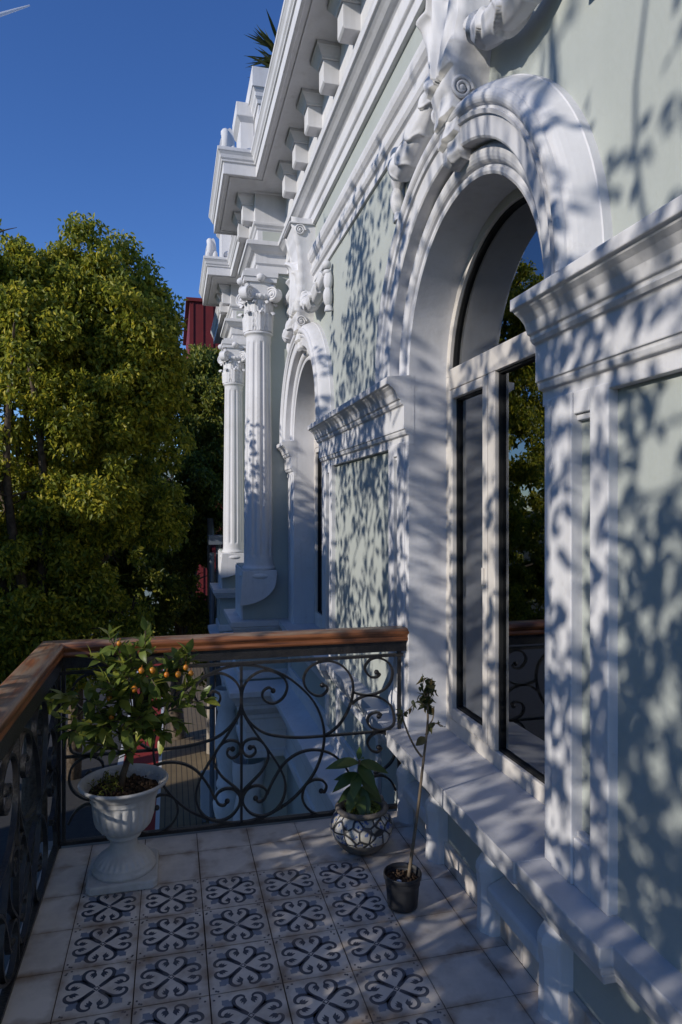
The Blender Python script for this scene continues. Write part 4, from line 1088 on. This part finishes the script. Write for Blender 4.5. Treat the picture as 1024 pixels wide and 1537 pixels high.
def tree_trunk(base,fork,r,ends,parent):
    m=MB(); b=Vector(base); f=Vector(fork)
    P=crom([b,b.lerp(f,.5)+Vector((random.uniform(-.15,.15),random.uniform(-.15,.15),0)),f],8); m.tube(P,[r*(1-.4*i/len(P)) for i in range(len(P))],12)
    for e in ends:
        e=Vector(e); s=P[random.randint(int(len(P)*.7),len(P)-1)]; mid=s.lerp(e,.5)+Vector((random.uniform(-.25,.25),random.uniform(-.25,.25),.25))
        Q=crom([s,mid,e],7); rr=r*random.uniform(.28,.45); m.tube(Q,[rr*(1-.85*i/len(Q)) for i in range(len(Q))],8)
        for k in range(4):
            s2=Q[random.randint(5,len(Q)-1)]; e2=s2+rdir()*random.uniform(.4,.9); m.tube(crom([s2,(s2+e2)/2+Vector((0,0,.1)),e2],4),[.025*(1-.85*i/8) for i in range(9)],5)
    return m.build('trunk',M['bark'],parent)
def crown_clusters(blobs,ncl,rmin,rmax):
    """blobs: (cx,cy,cz,rx,ry,rz); clusters scattered over blob shells and volumes"""
    vol=np.array([b[3]*b[5]+b[4]*b[5] for b in blobs]); pr=vol/vol.sum(); out=[]
    for i in range(ncl):
        b=blobs[rng.choice(len(blobs),p=pr)]; d=rng.normal(size=3); d/=np.linalg.norm(d); s=rng.uniform(.35,1.0)**.45
        out.append((b[0]+d[0]*b[3]*s,b[1]+d[1]*b[4]*s,b[2]+d[2]*b[5]*s,rng.uniform(rmin,rmax)))
    return out
def street_tree(name,label,blobs,ncl,per,base,r,mt,L=(.07,.12),group=None):
    t=empty(name,label,'tree',group=group)
    core=blobs; blobs=[(b[0],b[1],b[2],b[3]*.74,b[4]*.74,b[5]*.80) for b in core]
    for k in range(len(core)*13):           # boughs that stand out of the crown, mostly pointing up
        b=core[rng.integers(len(core))]; d=rng.normal(size=3); d[2]=d[2]*.8+.25; d/=np.linalg.norm(d); q=rng.uniform(.10,.42); e_=rng.uniform(.75,1.12)
        blobs=blobs+[(b[0]+d[0]*b[3]*e_,b[1]+d[1]*b[4]*e_,b[2]+d[2]*b[5]*e_,q,q,q*rng.uniform(.9,1.9))]
    cl=crown_clusters(blobs,ncl,.09,.36)
    ends=[(c[0],c[1],c[2]) for c in random.sample(cl,14)]
    fork=(base[0]+.1,base[1],min(b[2] for b in blobs)+.3)
    tree_trunk(base,fork,r,ends,t)
    C=[]
    for (x,y,z,rad) in cl:
        n=int(per*(rad/.3)**2); d=rng.normal(size=(n,3)); d/=np.linalg.norm(d,axis=1,keepdims=True); s=rng.uniform(0,1,n)**.5*rad
        C.append(np.array((x,y,z))+d*s[:,None]*np.array((1,1,.85)))
    C=np.concatenate(C); n=len(C); D,Nn=droopy(C,n); Ls=rng.uniform(L[0],L[1],n)
    leaves_mesh('crown',C,D,Nn,Ls,Ls*rng.uniform(.38,.55,n),mt,t)
    return t
TG='trees along the street'
street_tree('street_tree','tall bushy tree with yellow green leaves, largest one left of the villa',
  [(-2.9,12.4,2.5,1.9,1.7,2.9),(-1.15,12.3,2.8,1.15,1.2,2.2),(-2.1,12.2,4.5,.9,.9,1.1),(-3.5,12.2,4.7,1.0,1.0,1.3),(-1.1,12.4,4.5,.6,.7,1.1),(-.85,12.4,4.6,.62,.7,1.15),(-1.15,12.3,5.3,.6,.6,.95),(-2.35,12.3,5.3,.7,.6,1.0),(-1.65,12.5,4.9,.8,.7,1.0),(-.62,12.5,4.9,.42,.6,.85),(-.55,12.5,3.6,.55,.7,1.2),(-1.6,12.6,1.2,1.7,1.3,1.5),(-3.6,12.2,.5,1.8,1.5,1.4),(-1.5,12.8,-.6,1.5,1.2,1.1),(-.75,12.8,3.5,.7,.8,1.6)],
  1650,270,(-2.3,12.6,ZG),.24,M['leaf_main'],(.07,.115),TG)
street_tree('street_tree','darker green tree standing beyond the big tree, in front of the red building',
  [(1.1,18.4,1.6,.7,1.0,2.6),(.05,18.0,3.0,1.2,1.4,2.6),(.45,18.3,4.9,.75,1.0,1.4),(.9,17.6,3.2,.6,.8,1.6),(-.2,18.6,.6,1.3,1.3,1.9),(1.15,19,5.3,.35,.5,.8),(.4,18.5,-1.5,1.1,1.2,1.2)],
  640,230,(.2,18.8,ZG),.2,M['leaf_dark'],(.09,.14),TG)
street_tree('street_tree','broad leafy tree further left along the street, seen mirrored in the window',
  [(-7.2,14.5,2.8,2.4,2.0,3.0),(-6.2,14.2,5.2,1.3,1.2,1.4),(-8.4,14,4.8,1.4,1.3,1.6)],
  420,130,(-7.2,14.7,ZG),.25,M['leaf_main'],(.10,.16),TG)
street_tree('street_tree','low dark tree behind the big tree beside the road',
  [(-3.6,16.5,-.2,3.2,1.4,2.0),(-.9,16.2,-.6,1.6,1.2,1.6),(-1.5,16.5,1.5,2,1.2,2)],560,170,(-2.2,16.6,ZG),.2,M['leaf_dark'],(.1,.16),TG)

# trees beside the balcony whose leaves dapple the facade
KX=-2.7
def blotch(Y,H):
    return (math.sin(Y*4.1+1.3*math.sin(H*2.7))+math.sin(H*3.6+1.7*math.sin(Y*2.9+1))+math.sin(Y*8.3-H*5.1+2)*.7)/2.7
def cover(Y,H):
    if Y>5.35:
        k=min(1,(Y-5.35)/.4)
        base=0 if H<.7 else .992 if H<1.35 else max(0,.992-(H-1.35)/1.0*.97)
        c=base*k+(1-k)*.5*(1 if H<2.4 else .3)
        return min(.992,c)
    if H<-.45: return 0
    if Y>3.7 and H<-.12: return .985
    if H<-.25: return .93 if not 3.2<Y<4.1 else .5
    if H<.0: c=.80
    elif H<.5: c=.62
    elif H<1.3: c=.56
    elif H<2.2: c=.50
    elif H<3.0: c=.38 if Y>2.5 else .26
    elif H<3.7: c=(.24 if Y>2.5 else .14) if Y<5 else .03
    elif Y<2.2 and H<4.4: c=.10
    else: return 0
    if 3.7<Y<4.7 and 1.8<H<3.35: c+=.25
    if Y<1.85 and .2<H<2.1: c+=.17 if H<1.3 else .12
    if 3.2<Y<4.1 and -.2<H<.7: c*=.22
    if 4.9<Y<5.6 and H>2.5: c*=.3
    return max(0,min(.9,c*(1+.6*blotch(Y,H))))
oh=empty('shading_house','unseen flat roofed house across the street, added to shade the lower facade','house')
m=MB(); HX=-8.0; tt=(XW-HX)  # house added out of view, sized back along the sun to shade the facade
m.box(HX-7,HX,5.3-SY*tt,9.6-SY*tt,ZG,1.25+.42*tt); m.build('wall',M['teal'],oh)
m=MB(); m.box(HX-7,HX,9.605-SY*tt,13.2-SY*tt,ZG,.45+.42*tt); m.box(HX-7,HX,-2-SY*tt,5.295-SY*tt,ZG,-.33+.42*tt); m.build('shading_wing',M['teal'],oh)  # lower unseen blocks, heights set to shade the balcony floor and far pedestal
for i in range(3):
    for j in range(3): MB().box(HX+.002,HX+.05,5.7+i*1.3-SY*tt,6.5+i*1.3-SY*tt,-3.4+j*2.9,-1.8+j*2.9).build('window',M['room'],oh)
sh=empty('balcony_tree','leafy tree growing beside the balcony and shading the facade','tree')
C=[];tw=MB();A=.0026
limbs=[(-2.9,.2,ZG+2),(-2.8,1.5,1.2),(-2.7,2.6,2.6)]
hub=[Vector((-5.2,-2.2,5.6)),Vector((-6.4,-1.2,6.2)),Vector((-2.95,-.4,1.0)),Vector((-2.9,.8,2.0)),Vector((-2.85,2.0,1.8)),Vector((-2.9,3.2,1.9)),Vector((-2.9,.3,3.4)),Vector((-2.8,2.3,3.6))]
step=.17
for Yw in np.arange(-.3,8.7,step):
    for H in np.arange(-1.9,4.5,step):
        c=cover(Yw,H)
        if c<=0: continue
        lam=-math.log(1-min(c,.985))/(A*.62)*step*step
        ncl=rng.poisson(lam/13)
        for q in range(ncl):
            t=rng.uniform(2.9,4.6) if c<.9 else rng.uniform(3.1,5.4)
            if H>2.75 and Yw<2.5: t=rng.uniform(6.0,8.5)
            yw=Yw+rng.uniform(0,step); hh=H+rng.uniform(0,step)
            p=np.array((XW-t,yw-SY*t,hh+.42*t)); n=rng.integers(7,20)
            C.append(p+rng.normal(size=(n,3))*np.array((.11,.075,.085)))
            if c<.8 and rng.random()<.22:
                pv=Vector(p); h=min(hub,key=lambda v:(v-pv).length); d=(h-pv); e=pv+d*min(1,.55/max(.01,d.length)); tw.tube(crom([pv,(pv+e)/2+Vector((0,0,.05)),e],3),[.004+.006*i/6 for i in range(7)],5)
C=np.concatenate(C); n=len(C); D,Nn=droopy(C,n,.7); Ls=rng.uniform(.065,.105,n)
leaves_mesh('crown',C,D,Nn,Ls,Ls*rng.uniform(.45,.62,n),M['leaf_main'],sh)
tw.tube(crom([(-2.95,.6,ZG),(-2.9,.5,-2),(-2.95,.4,.6)],8),[.20-.003*i for i in range(17)],12)
for h in hub: tw.tube(crom([(-2.95,.4,.2),Vector((-2.95,.4,.5)).lerp(h,.5)+Vector((0,0,.1)),h],6),[.045-.003*i for i in range(13)],8)
# fine upright twigs reaching over the arch
for i in range(26):
    y=rng.uniform(-.9,1.2); z=rng.uniform(3.6,4.6); x=rng.uniform(-3.4,-2.0); tw.tube(crom([(x,y,z),(x+.05,y+rng.uniform(-.1,.1),z+.5),(x+rng.uniform(-.1,.1),y+rng.uniform(-.25,.25),z+rng.uniform(.8,1.5))],4),[.014-.0012*k for k in range(9)],5)
tw.build('trunk',M['bark'],sh)
print('leaves',n)
